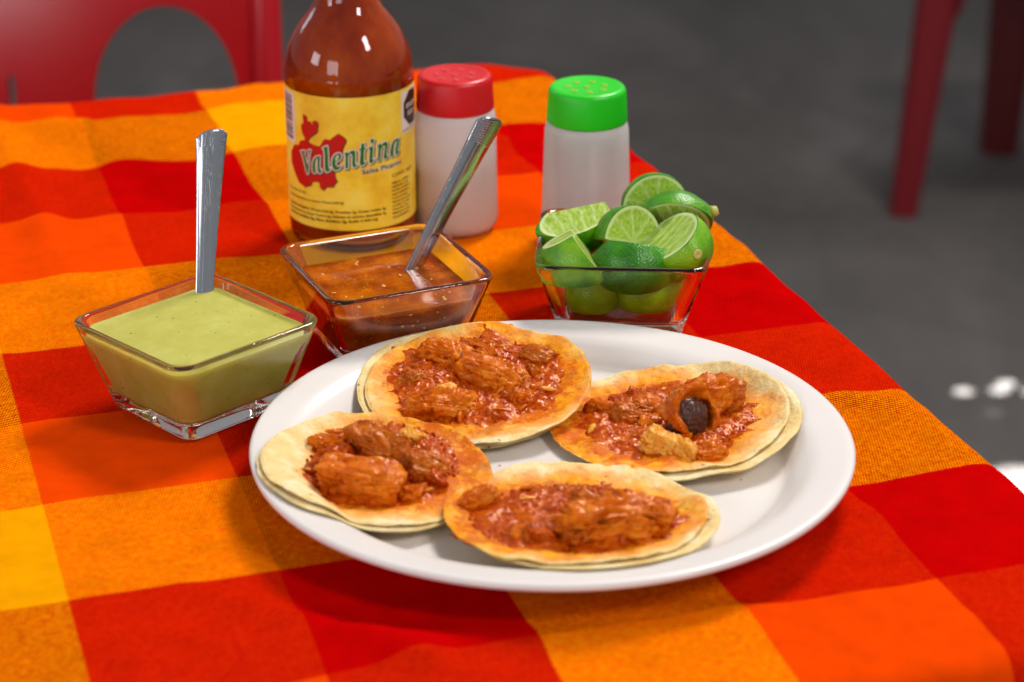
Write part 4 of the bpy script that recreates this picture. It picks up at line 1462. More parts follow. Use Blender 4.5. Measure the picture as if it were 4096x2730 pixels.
# artwork of the label, in millimetres round and up the bottle
LET_GREEN=[[(-20.90,39.22),(-20.77,39.22),(-20.35,39.50),(-20.18,39.78),(-18.71,50.31),(-18.64,50.59),(-18.35,51.00),(-18.25,51.25),(-18.15,51.67),(-18.20,51.75),(-19.75,51.30),(-19.90,51.10),(-19.96,50.77),(-19.94,50.60),(-19.30,49.91),(-19.24,49.72),(-20.18,43.88),(-20.27,43.60),(-20.33,43.67),(-20.50,44.10),(-22.30,49.45),(-22.31,49.60),(-22.26,49.71),(-22.04,49.94),(-21.94,50.14),(-21.87,50.47),(-21.91,50.63),(-22.00,50.67),(-22.15,50.65),(-24.25,50.00),(-24.74,49.84),(-24.85,49.70),(-24.85,49.40),(-24.75,49.25),(-24.11,49.14),(-24.01,49.09),(-23.92,48.98),(-21.05,39.50)],[(-16.43,40.44),(-16.27,40.47),(-16.00,40.65),(-15.62,40.97),(-15.54,41.11),(-15.55,41.25),(-15.78,41.97),(-15.90,43.80),(-15.86,44.26),(-15.50,46.70),(-14.87,48.12),(-14.74,48.29),(-14.58,48.38),(-14.45,48.37),(-14.40,48.20),(-14.60,45.00),(-14.50,42.40),(-14.41,41.74),(-14.06,41.09),(-13.99,41.01),(-13.75,40.95),(-13.37,40.97),(-13.04,41.14),(-12.49,41.69),(-12.35,41.95),(-12.26,42.81),(-12.29,42.95),(-12.35,42.94),(-12.67,42.52),(-12.79,42.47),(-12.91,42.54),(-13.16,42.79),(-13.26,43.09),(-13.35,44.40),(-13.35,45.45),(-13.10,49.40),(-13.12,49.62),(-13.20,49.70),(-15.00,49.05),(-16.26,47.86),(-16.46,47.56),(-17.31,45.56),(-17.61,43.31),(-17.65,42.90),(-17.62,42.53),(-17.30,41.00),(-17.24,40.86),(-17.07,40.73)],[(-9.73,42.00),(-9.50,42.05),(-8.75,42.40),(-7.99,43.14),(-7.79,43.44),(-7.68,44.18),(-7.69,44.30),(-7.77,44.27),(-8.22,43.67),(-8.33,43.62),(-8.44,43.71),(-8.58,43.97),(-8.66,44.29),(-8.80,45.60),(-8.80,50.35),(-8.85,50.85),(-8.85,52.15),(-8.95,54.35),(-9.01,54.98),(-9.08,55.08),(-11.30,53.95),(-11.47,53.67),(-11.40,53.49),(-10.99,53.41),(-10.85,53.30),(-10.75,52.70),(-10.65,51.40),(-10.65,49.15),(-10.70,48.65),(-10.70,45.65),(-10.75,45.15),(-10.75,44.25),(-10.56,42.79),(-10.52,42.53),(-10.40,42.35)],[(-5.58,43.29),(-5.34,43.29),(-4.39,43.44),(-4.09,43.54),(-2.84,44.74),(-2.45,45.60),(-2.47,45.68),(-2.56,45.70),(-2.93,45.58),(-3.82,45.00),(-4.45,45.15),(-4.71,45.34),(-5.17,46.18),(-5.28,46.52),(-5.34,47.24),(-5.26,47.41),(-4.31,47.76),(-3.08,48.63),(-2.93,48.83),(-2.50,49.80),(-2.40,50.20),(-2.40,50.75),(-2.48,51.27),(-2.57,51.43),(-2.77,51.59),(-3.24,51.84),(-3.59,51.78),(-4.10,51.84),(-4.32,51.77),(-5.58,50.93),(-6.02,50.22),(-6.70,48.90),(-7.15,46.55),(-6.77,44.48),(-6.70,44.25),(-6.57,44.08),(-5.70,43.35)],[(-0.69,44.18),(-0.53,44.13),(0.42,44.28),(0.56,44.34),(0.64,44.46),(0.70,45.05),(0.70,46.25),(0.75,46.75),(0.75,48.00),(0.84,50.16),(0.95,50.50),(1.76,51.54),(1.91,51.61),(2.34,51.54),(2.52,51.42),(2.77,50.37),(2.60,46.10),(2.65,45.80),(2.98,45.03),(3.19,44.84),(3.88,44.74),(4.02,44.76),(4.90,45.65),(4.97,45.88),(5.02,46.55),(4.95,46.54),(4.50,45.90),(4.35,45.79),(4.29,45.89),(4.13,46.78),(4.10,47.70),(4.25,50.75),(4.25,51.85),(4.12,52.92),(3.95,53.10),(3.19,53.34),(2.88,53.32),(1.80,52.70),(0.90,51.69),(0.78,52.58),(0.67,52.69),(-0.47,52.12),(-0.85,51.90),(-0.99,51.74),(-1.03,51.54),(-0.99,51.41),(-0.62,51.23),(-0.54,51.11),(-0.45,50.30),(-0.45,49.45),(-0.74,44.34)],[(6.98,45.48),(7.37,45.48),(7.88,45.57),(8.01,45.64),(8.86,46.59),(8.93,46.77),(8.89,47.33),(8.85,47.41),(8.75,47.35),(8.40,46.86),(8.31,46.85),(8.12,47.57),(8.11,47.79),(8.47,53.13),(8.52,53.28),(8.62,53.38),(9.21,53.64),(9.30,53.80),(9.34,54.15),(9.22,54.32),(8.71,54.36),(8.56,54.51),(8.55,56.40),(8.52,56.54),(8.43,56.60),(7.35,56.30),(7.18,56.17),(7.12,56.03),(6.97,54.53),(6.90,54.30),(6.04,53.41),(5.93,53.22),(5.93,53.08),(6.02,52.99),(6.61,53.01),(6.70,52.97),(6.75,52.85),(6.20,47.25),(6.20,46.80),(6.26,46.16),(6.33,45.98),(6.76,45.61)],[(11.34,46.16),(11.47,46.14),(12.12,46.23),(12.41,46.34),(13.35,47.45),(13.44,47.71),(13.45,48.20),(13.39,48.35),(12.75,47.45),(12.65,47.39),(12.59,47.49),(12.44,48.27),(12.90,53.65),(12.85,54.60),(12.79,54.72),(12.71,54.76),(10.81,54.19),(10.70,54.10),(10.65,53.95),(10.65,53.65),(10.70,53.40),(11.12,52.97),(11.20,52.75),(10.80,48.30),(10.75,47.00),(10.86,46.66)],[(15.02,46.87),(15.20,46.80),(15.99,46.86),(16.10,46.90),(16.19,47.01),(16.85,52.35),(16.95,52.55),(17.87,53.68),(18.11,53.79),(18.68,53.81),(18.83,53.76),(19.05,52.85),(19.02,52.58),(18.17,48.48),(18.17,48.27),(18.38,47.53),(18.50,47.35),(18.62,47.27),(19.40,46.98),(19.74,47.11),(20.59,47.66),(20.67,47.88),(20.77,48.64),(20.65,48.65),(20.25,48.30),(20.13,48.29),(20.05,48.40),(19.84,49.15),(20.60,53.75),(20.49,55.04),(20.36,55.26),(19.37,55.70),(19.20,55.69),(18.65,55.50),(18.18,55.32),(17.94,55.16),(17.09,54.05),(17.10,54.90),(17.05,55.30),(16.95,55.44),(15.38,54.77),(15.07,54.58),(15.01,54.44),(15.02,54.12),(15.11,53.96),(15.35,53.80),(15.43,53.68),(15.55,52.75),(14.97,47.03)],[(23.25,47.40),(23.39,47.42),(24.06,47.79),(24.16,47.96),(23.90,49.25),(24.02,51.13),(24.79,53.21),(25.00,53.65),(26.01,54.64),(26.20,55.01),(26.31,54.86),(26.32,54.63),(25.38,51.32),(25.12,48.82),(25.45,47.80),(25.67,47.67),(26.38,47.50),(26.61,47.59),(27.46,48.39),(27.59,48.56),(27.78,49.27),(27.80,49.51),(27.65,49.55),(27.15,49.35),(27.03,49.36),(26.95,49.50),(26.95,49.95),(27.77,53.73),(27.95,55.40),(27.92,55.52),(27.80,55.65),(26.02,55.77),(24.52,55.38),(24.36,55.29),(24.09,54.96),(23.15,53.85),(23.03,53.62),(22.21,51.59),(21.90,49.35),(22.16,48.26),(22.33,47.78),(22.47,47.67)],[(-5.33,47.92),(-5.41,48.03),(-5.42,48.27),(-5.13,49.88),(-5.05,50.05),(-4.32,50.92),(-4.14,51.03),(-3.95,51.00),(-3.78,50.82),(-3.62,50.39),(-3.69,49.74),(-3.77,49.37),(-4.42,48.37),(-5.18,47.93)],[(12.55,55.94),(12.73,55.97),(13.00,56.10),(13.25,56.35),(13.35,56.60),(13.43,57.13),(13.35,57.55),(13.10,58.00),(12.74,58.29),(12.45,58.35),(12.16,58.29),(11.80,58.00),(11.65,57.65),(11.60,57.10),(11.65,56.75),(11.84,56.34),(12.22,56.02)]]
LET_WHITE=[[(-20.94,38.64),(-20.57,38.72),(-19.90,39.15),(-19.76,39.31),(-19.67,39.57),(-18.18,50.18),(-18.09,50.44),(-17.83,50.83),(-17.61,51.61),(-17.59,51.80),(-17.66,52.04),(-17.80,52.20),(-18.00,52.30),(-18.29,52.29),(-19.95,51.80),(-20.24,51.64),(-20.37,51.42),(-20.51,50.81),(-20.50,50.50),(-20.40,50.30),(-19.89,49.76),(-19.83,49.48),(-20.38,46.03),(-20.46,45.84),(-20.55,45.95),(-21.69,49.35),(-21.68,49.51),(-21.45,49.90),(-21.32,50.47),(-21.35,50.80),(-21.45,51.00),(-21.55,51.10),(-21.83,51.22),(-22.07,51.22),(-24.45,50.50),(-25.15,50.25),(-25.30,50.10),(-25.40,49.90),(-25.38,49.22),(-25.25,48.90),(-25.15,48.80),(-24.95,48.70),(-24.49,48.61),(-24.32,48.43),(-21.50,39.15),(-21.28,38.77)],[(-16.44,39.88),(-16.20,39.90),(-15.90,40.05),(-15.24,40.59),(-15.10,40.75),(-15.00,40.95),(-14.99,41.26),(-15.23,42.02),(-15.35,43.80),(-15.18,45.09),(-15.05,42.40),(-14.98,41.77),(-14.77,41.23),(-14.39,40.61),(-14.10,40.45),(-13.75,40.40),(-13.37,40.42),(-12.98,40.53),(-12.74,40.69),(-12.04,41.39),(-11.85,41.70),(-11.71,42.81),(-11.72,43.03),(-11.81,43.29),(-11.95,43.45),(-12.15,43.55),(-12.40,43.55),(-12.65,43.43),(-12.74,43.52),(-12.80,44.40),(-12.80,45.45),(-12.55,49.50),(-12.60,49.85),(-12.70,50.05),(-12.80,50.15),(-13.00,50.25),(-13.34,50.24),(-14.30,49.85),(-15.18,49.58),(-15.41,49.41),(-16.36,48.51),(-16.88,47.93),(-17.85,45.65),(-18.20,42.80),(-17.80,40.75),(-17.70,40.55),(-17.50,40.35),(-16.77,39.98)],[(-9.74,41.44),(-9.55,41.45),(-8.98,41.68),(-8.29,42.09),(-7.36,43.06),(-7.12,43.77),(-7.00,43.75),(-6.00,42.90),(-5.70,42.75),(-5.34,42.74),(-4.17,42.92),(-3.91,43.01),(-2.45,44.35),(-1.99,45.29),(-1.89,45.66),(-1.90,45.85),(-2.02,46.08),(-2.23,46.22),(-2.49,46.26),(-3.17,46.07),(-3.85,45.62),(-4.09,45.61),(-4.35,45.80),(-4.71,46.49),(-4.76,46.88),(-4.70,47.03),(-3.91,47.36),(-2.60,48.35),(-2.00,49.60),(-1.90,49.85),(-1.85,50.20),(-1.85,50.75),(-1.95,51.45),(-2.05,51.65),(-2.34,51.96),(-2.51,52.09),(-3.15,52.40),(-4.23,52.38),(-4.53,52.28),(-4.84,52.09),(-6.01,51.26),(-6.22,50.97),(-7.12,49.32),(-7.32,48.62),(-7.70,46.55),(-7.44,44.97),(-7.48,44.91),(-7.80,44.90),(-8.05,44.78),(-8.15,44.82),(-8.25,45.60),(-8.25,50.35),(-8.30,50.85),(-8.30,52.15),(-8.40,54.35),(-8.53,55.32),(-8.70,55.55),(-9.00,55.66),(-9.33,55.58),(-11.70,54.35),(-11.89,54.14),(-12.02,53.67),(-12.01,53.39),(-11.90,53.15),(-11.74,53.01),(-11.41,52.89),(-11.30,52.65),(-11.20,51.40),(-11.20,49.15),(-11.25,48.65),(-11.25,45.65),(-11.30,45.15),(-11.30,44.25),(-11.08,42.57),(-10.97,42.18),(-10.83,41.97),(-10.07,41.53)],[(-0.74,43.58),(-0.14,43.64),(0.75,43.80),(0.98,43.92),(1.15,44.20),(1.25,45.05),(1.25,46.25),(1.30,46.75),(1.38,50.02),(1.51,50.34),(2.01,50.96),(2.11,50.90),(2.23,50.33),(2.05,46.10),(2.15,45.60),(2.60,44.60),(2.75,44.45),(3.07,44.32),(3.88,44.19),(4.19,44.21),(4.44,44.36),(5.39,45.41),(5.52,45.88),(5.58,46.42),(5.52,46.82),(5.43,46.98),(5.22,47.12),(5.00,47.16),(4.74,47.12),(4.66,47.22),(4.70,49.00),(4.80,50.75),(4.80,51.85),(4.65,53.05),(4.50,53.35),(4.29,53.54),(3.19,53.89),(2.90,53.90),(2.48,53.72),(1.31,53.02),(1.18,53.04),(0.85,53.25),(0.60,53.25),(0.38,53.17),(-1.25,52.30),(-1.44,52.09),(-1.58,51.63),(-1.55,51.25),(-1.43,51.02),(-1.07,50.73),(-1.00,50.30),(-1.00,49.45),(-1.29,44.21),(-1.25,44.00),(-1.13,43.77),(-0.99,43.66)],[(6.97,44.92),(7.37,44.93),(7.93,45.02),(8.35,45.20),(9.35,46.35),(9.48,46.67),(9.43,47.48),(9.37,47.67),(9.20,47.90),(8.78,48.05),(8.70,48.20),(8.70,48.45),(9.01,52.79),(9.14,53.01),(9.55,53.20),(9.70,53.35),(9.83,53.67),(9.89,54.19),(9.85,54.45),(9.73,54.68),(9.52,54.82),(9.22,54.92),(9.13,55.03),(9.10,56.40),(9.05,56.75),(8.93,56.98),(8.65,57.15),(8.32,57.13),(7.26,56.84),(6.97,56.73),(6.77,56.58),(6.65,56.35),(6.57,56.03),(6.39,54.56),(5.50,53.60),(5.37,53.28),(5.37,53.02),(5.50,52.70),(5.68,52.53),(6.04,52.39),(6.14,52.20),(5.65,47.25),(5.72,46.02),(5.81,45.76),(5.94,45.59),(6.60,45.05)],[(11.31,45.59),(12.12,45.68),(12.45,45.75),(12.65,45.85),(12.86,46.04),(13.80,47.15),(13.98,47.57),(13.98,48.43),(13.85,48.75),(13.75,48.85),(13.55,48.95),(13.30,48.95),(13.10,48.88),(13.03,48.95),(13.45,53.65),(13.45,54.05),(13.32,54.97),(13.15,55.20),(12.91,55.31),(12.56,55.29),(10.54,54.66),(10.25,54.45),(10.12,54.13),(10.10,53.65),(10.15,53.30),(10.25,53.10),(10.56,52.76),(10.62,52.56),(10.25,48.30),(10.22,46.77),(10.35,46.45),(10.92,45.77),(11.13,45.63)],[(14.97,46.27),(15.25,46.25),(16.25,46.35),(16.45,46.45),(16.64,46.66),(16.77,47.13),(17.38,52.17),(17.44,52.31),(18.12,53.13),(18.27,53.22),(18.39,53.19),(18.47,53.07),(18.47,52.58),(17.62,48.43),(17.66,48.06),(17.92,47.22),(18.09,46.99),(18.32,46.82),(19.20,46.45),(19.48,46.43),(19.78,46.52),(20.04,46.66),(20.79,47.11),(21.05,47.35),(21.15,47.55),(21.32,48.48),(21.30,48.85),(21.20,49.05),(21.04,49.19),(20.80,49.26),(20.45,49.20),(20.40,49.28),(21.15,53.75),(21.00,55.30),(20.90,55.50),(20.70,55.70),(19.70,56.15),(19.35,56.26),(19.00,56.20),(18.45,56.00),(17.87,55.78),(17.62,55.63),(17.29,55.94),(17.15,56.00),(16.85,56.00),(14.87,55.13),(14.60,54.90),(14.47,54.58),(14.47,54.02),(14.60,53.70),(14.93,53.33),(15.00,52.75),(14.42,46.87),(14.57,46.47),(14.71,46.36)],[(23.25,46.84),(23.62,46.93),(24.45,47.40),(24.60,47.55),(24.77,47.95),(25.00,47.45),(25.21,47.26),(26.31,46.96),(26.64,46.96),(26.91,47.14),(27.61,47.79),(27.91,48.09),(28.08,48.32),(28.36,49.39),(28.35,49.70),(28.25,49.90),(28.15,50.00),(27.95,50.10),(27.58,50.11),(27.53,50.20),(28.35,54.00),(28.50,55.45),(28.39,55.89),(28.19,56.09),(27.73,56.23),(26.75,56.25),(26.02,56.32),(24.28,55.87),(23.94,55.61),(22.70,54.15),(22.57,53.93),(21.71,51.79),(21.59,51.21),(21.35,49.35),(21.66,48.06),(21.90,47.40),(22.12,47.22),(23.00,46.90)],[(24.53,48.91),(24.47,49.02),(24.45,49.60),(24.57,51.08),(25.11,52.45),(24.83,51.32)],[(-4.70,48.95),(-4.71,49.21),(-4.59,49.74),(-4.22,50.18),(-4.19,50.08),(-4.23,49.78),(-4.31,49.51)],[(12.55,55.39),(12.90,55.45),(13.25,55.60),(13.70,56.05),(13.85,56.35),(13.98,56.92),(13.98,57.13),(13.78,57.93),(13.46,58.41),(12.98,58.78),(12.80,58.85),(12.45,58.90),(11.92,58.78),(11.40,58.35),(11.11,57.74),(11.05,57.10),(11.20,56.40),(11.44,55.99),(11.92,55.57)]]
LET_SHADOW=[[(-20.49,38.14),(-20.12,38.22),(-19.45,38.65),(-19.26,38.86),(-19.17,39.12),(-17.68,49.73),(-17.59,49.99),(-17.33,50.38),(-17.11,51.16),(-17.10,51.45),(-17.20,51.65),(-17.35,51.80),(-17.55,51.90),(-17.84,51.89),(-19.58,51.38),(-19.81,51.21),(-19.97,50.97),(-20.11,50.36),(-20.10,50.05),(-20.00,49.85),(-19.49,49.31),(-19.43,49.03),(-19.93,45.88),(-20.02,45.55),(-20.10,45.65),(-21.19,48.90),(-21.18,49.06),(-20.95,49.45),(-20.82,50.02),(-20.88,50.42),(-21.10,50.70),(-21.38,50.82),(-21.74,50.79),(-24.45,49.95),(-24.84,49.74),(-25.00,49.45),(-24.98,48.77),(-24.85,48.45),(-24.64,48.26),(-24.05,48.10),(-23.92,47.98),(-21.10,38.70),(-20.89,38.31),(-20.67,38.18)],[(-15.99,39.38),(-15.75,39.40),(-15.51,39.51),(-14.69,40.19),(-14.49,40.54),(-14.51,41.00),(-14.10,40.30),(-13.85,40.05),(-13.53,39.92),(-13.15,39.90),(-12.72,39.97),(-12.40,40.10),(-11.54,40.94),(-11.35,41.25),(-11.21,42.36),(-11.28,42.77),(-11.41,42.99),(-11.63,43.12),(-11.85,43.16),(-12.17,43.08),(-12.24,43.17),(-12.30,43.95),(-12.30,45.00),(-12.05,49.05),(-12.10,49.40),(-12.20,49.60),(-12.35,49.75),(-12.55,49.85),(-12.89,49.84),(-13.85,49.45),(-14.73,49.18),(-14.96,49.01),(-15.91,48.11),(-16.48,47.48),(-17.45,45.20),(-17.80,42.35),(-17.40,40.30),(-17.30,40.10),(-17.05,39.85),(-16.32,39.48)],[(-9.29,40.94),(-9.10,40.95),(-8.53,41.18),(-7.84,41.59),(-6.90,42.55),(-6.75,42.85),(-6.69,43.14),(-6.61,43.24),(-6.50,43.20),(-5.55,42.40),(-5.25,42.25),(-4.89,42.24),(-3.72,42.42),(-3.46,42.51),(-1.95,43.90),(-1.49,44.84),(-1.39,45.21),(-1.40,45.40),(-1.56,45.69),(-1.78,45.82),(-1.96,45.86),(-2.19,45.84),(-2.72,45.67),(-3.40,45.22),(-3.64,45.21),(-3.89,45.41),(-4.21,46.04),(-4.25,46.30),(-4.16,46.56),(-3.46,46.86),(-2.35,47.65),(-2.10,47.90),(-1.50,49.15),(-1.40,49.40),(-1.35,49.75),(-1.35,50.30),(-1.45,51.00),(-1.55,51.20),(-1.89,51.56),(-2.06,51.69),(-2.70,52.00),(-3.78,51.98),(-4.08,51.88),(-4.39,51.69),(-5.35,51.05),(-5.61,50.81),(-5.82,50.52),(-6.72,48.87),(-6.92,48.17),(-7.30,46.10),(-7.05,44.63),(-7.14,44.52),(-7.58,44.42),(-7.65,44.46),(-7.75,45.15),(-7.75,49.90),(-7.80,50.40),(-7.80,51.70),(-7.90,53.90),(-7.97,54.68),(-8.06,54.94),(-8.25,55.15),(-8.55,55.26),(-8.88,55.18),(-11.25,53.95),(-11.49,53.69),(-11.62,53.22),(-11.61,52.94),(-11.50,52.70),(-11.35,52.55),(-11.04,52.41),(-10.94,52.31),(-10.85,51.60),(-10.80,50.95),(-10.80,48.70),(-10.85,48.20),(-10.85,45.20),(-10.90,44.70),(-10.90,43.80),(-10.68,42.12),(-10.57,41.73),(-10.44,41.51),(-9.62,41.03)],[(-14.59,41.20),(-14.73,41.57),(-14.80,42.45),(-14.85,43.45),(-14.78,43.94),(-14.70,43.45)],[(-0.29,43.08),(0.31,43.14),(1.20,43.30),(1.49,43.46),(1.65,43.75),(1.75,44.60),(1.75,45.80),(1.80,46.30),(1.88,49.57),(2.01,49.89),(2.44,50.41),(2.49,50.40),(2.55,50.30),(2.63,49.88),(2.45,45.70),(2.47,45.42),(2.92,44.27),(3.20,43.95),(3.52,43.82),(4.33,43.69),(4.60,43.70),(4.80,43.80),(5.85,44.90),(5.95,45.10),(6.07,45.79),(6.18,45.38),(6.39,45.09),(7.12,44.52),(7.42,44.42),(7.64,44.41),(8.38,44.52),(8.75,44.65),(8.89,44.76),(9.85,45.90),(9.99,46.31),(9.90,47.15),(9.80,47.35),(9.65,47.50),(9.27,47.65),(9.20,47.85),(9.45,51.75),(9.54,52.41),(9.63,52.52),(10.00,52.70),(10.20,52.90),(10.33,53.22),(10.39,53.74),(10.32,54.07),(10.19,54.29),(10.04,54.39),(9.71,54.51),(9.61,54.66),(9.58,56.18),(9.47,56.47),(9.30,56.65),(9.10,56.75),(8.77,56.73),(7.60,56.40),(7.21,56.19),(7.08,55.97),(6.97,55.58),(6.79,54.11),(5.99,53.26),(5.80,52.95),(5.77,52.57),(5.90,52.25),(6.10,52.05),(6.47,51.87),(6.54,51.70),(6.00,46.50),(5.64,46.74),(5.25,46.75),(5.15,46.90),(5.30,50.30),(5.30,51.40),(5.15,52.60),(5.05,52.85),(4.80,53.10),(3.64,53.49),(3.35,53.50),(2.93,53.32),(1.76,52.62),(1.66,52.63),(1.30,52.85),(1.05,52.85),(0.83,52.77),(-0.80,51.90),(-1.00,51.70),(-1.18,51.18),(-1.18,50.92),(-1.05,50.60),(-0.75,50.35),(-0.65,50.20),(-0.60,49.85),(-0.60,49.00),(-0.89,43.76),(-0.82,43.48),(-0.69,43.26),(-0.47,43.13)],[(11.76,45.09),(12.57,45.18),(12.90,45.25),(13.10,45.35),(13.36,45.59),(14.30,46.70),(14.45,47.00),(14.50,47.35),(14.48,47.98),(14.35,48.30),(14.20,48.45),(14.04,48.54),(13.63,48.56),(13.55,48.70),(13.95,53.20),(13.95,53.60),(13.82,54.52),(13.69,54.74),(13.40,54.93),(13.86,55.24),(14.24,55.66),(14.35,55.90),(14.48,56.47),(14.47,56.77),(14.28,57.48),(13.96,57.96),(13.43,58.38),(13.25,58.45),(12.90,58.50),(12.37,58.38),(11.89,58.01),(11.59,57.51),(11.45,56.90),(11.51,56.26),(11.75,55.65),(12.25,55.15),(12.85,54.87),(10.85,54.20),(10.61,53.94),(10.50,53.45),(10.52,52.97),(10.58,52.78),(10.65,52.65),(10.96,52.31),(11.02,52.11),(10.65,47.85),(10.62,46.32),(10.75,46.00),(11.36,45.26),(11.58,45.13)],[(15.42,45.77),(15.70,45.75),(16.70,45.85),(16.90,45.95),(17.14,46.21),(17.27,46.68),(17.88,51.72),(17.94,51.86),(18.57,52.63),(18.71,52.71),(18.82,52.67),(18.87,52.57),(18.87,52.13),(18.02,47.98),(18.06,47.61),(18.32,46.77),(18.65,46.40),(19.65,45.95),(19.93,45.93),(20.23,46.02),(21.24,46.61),(21.55,46.90),(21.65,47.10),(21.83,48.07),(21.89,48.20),(22.20,47.15),(22.36,46.86),(22.57,46.72),(23.56,46.36),(23.89,46.36),(24.62,46.73),(25.04,47.01),(25.23,47.30),(25.51,46.86),(25.80,46.70),(26.90,46.44),(27.09,46.46),(27.25,46.55),(28.50,47.75),(28.64,48.06),(28.86,48.94),(28.85,49.25),(28.69,49.54),(28.40,49.70),(28.10,49.74),(28.05,49.82),(28.82,53.28),(29.00,54.95),(28.95,55.30),(28.85,55.50),(28.64,55.69),(28.18,55.83),(27.20,55.85),(26.47,55.92),(24.80,55.50),(24.60,55.40),(24.34,55.16),(23.06,53.64),(22.15,51.45),(22.02,50.98),(21.79,49.26),(21.75,48.90),(21.82,48.41),(21.55,48.75),(21.35,48.85),(21.00,48.85),(20.92,48.99),(21.65,53.30),(21.53,54.73),(21.44,54.99),(21.31,55.16),(21.02,55.37),(20.47,55.62),(19.94,55.84),(19.75,55.86),(19.45,55.80),(18.11,55.27),(18.02,55.29),(17.67,55.57),(17.30,55.60),(15.20,54.65),(14.93,54.32),(14.85,53.80),(14.96,53.31),(15.27,52.97),(15.35,52.80),(15.40,52.30),(14.82,46.42),(14.88,46.18),(15.01,45.96),(15.23,45.83)],[(-4.20,48.64),(-4.17,49.02),(-4.09,49.29),(-3.94,49.49),(-3.85,49.51),(-3.83,49.33),(-3.91,49.06)],[(24.98,48.81),(24.95,49.15),(25.07,50.63),(25.25,51.11)]]
EMBLEM=[[(-22.89,32.44),(-22.68,32.48),(-19.04,34.14),(-18.93,34.23),(-18.85,34.40),(-18.51,35.76),(-18.40,35.95),(-17.66,36.36),(-16.57,36.57),(-15.55,36.65),(-15.33,36.62),(-13.87,35.78),(-13.79,35.66),(-13.76,35.51),(-13.93,34.23),(-13.88,33.92),(-13.45,33.35),(-12.16,32.71),(-11.96,32.76),(-11.09,33.59),(-10.92,33.82),(-10.68,34.48),(-10.56,34.61),(-10.40,34.65),(-8.65,34.70),(-7.41,34.81),(-7.19,34.84),(-6.97,34.97),(-6.10,36.50),(-5.81,36.86),(-5.24,37.44),(-5.01,37.71),(-4.96,37.85),(-4.99,37.96),(-5.62,39.08),(-5.74,39.36),(-6.07,40.88),(-6.08,41.13),(-5.86,43.36),(-4.28,45.98),(-2.80,49.00),(-1.92,52.07),(-2.00,53.65),(-1.95,53.95),(-1.52,55.07),(-0.28,57.53),(-0.20,57.90),(-0.19,58.64),(-0.25,58.95),(-1.23,60.12),(-3.15,61.45),(-3.28,61.50),(-3.45,61.50),(-4.40,61.10),(-5.39,60.14),(-6.44,59.54),(-7.29,58.64),(-7.70,58.25),(-7.93,58.22),(-9.25,58.40),(-10.15,58.30),(-10.46,58.21),(-11.60,57.00),(-12.13,55.58),(-12.24,55.39),(-13.27,54.47),(-13.46,54.41),(-13.80,54.40),(-15.68,54.52),(-17.79,55.06),(-18.67,55.43),(-19.58,55.87),(-19.67,55.95),(-19.69,56.14),(-19.48,56.88),(-18.56,58.06),(-17.96,58.61),(-17.05,59.40),(-15.75,60.25),(-14.90,60.90),(-14.65,61.15),(-14.08,62.43),(-14.07,62.63),(-14.22,63.34),(-13.76,64.56),(-13.78,66.12),(-13.87,66.28),(-14.24,66.61),(-14.51,66.84),(-14.65,66.90),(-15.37,66.82),(-15.84,66.69),(-16.58,66.13),(-16.66,65.86),(-16.82,64.62),(-16.95,64.45),(-17.25,64.25),(-17.38,64.22),(-17.52,64.38),(-17.75,64.95),(-17.96,65.89),(-18.04,66.02),(-18.15,66.04),(-19.10,65.70),(-19.23,65.70),(-19.32,65.78),(-19.43,66.02),(-19.53,66.12),(-20.22,66.40),(-20.26,66.61),(-20.10,68.10),(-20.19,68.31),(-20.28,68.37),(-22.32,68.82),(-22.44,68.77),(-22.50,68.65),(-22.60,66.55),(-22.23,64.57),(-22.25,64.43),(-22.35,64.30),(-23.94,63.34),(-24.05,63.20),(-24.09,63.01),(-23.80,60.55),(-23.00,58.50),(-22.14,57.71),(-22.00,57.55),(-21.90,56.95),(-21.85,56.35),(-21.89,56.19),(-21.98,56.08),(-22.15,56.00),(-23.92,55.47),(-25.60,54.40),(-25.72,54.27),(-25.80,54.10),(-26.00,53.25),(-26.10,53.05),(-26.99,52.14),(-27.25,52.10),(-28.38,52.37),(-28.61,52.36),(-30.81,51.21),(-30.95,51.05),(-31.95,49.40),(-33.86,47.56),(-33.97,47.37),(-34.00,47.20),(-34.00,42.20),(-33.96,41.94),(-33.65,41.30),(-30.35,36.85),(-27.77,33.88),(-27.49,33.76),(-25.16,33.14)]]
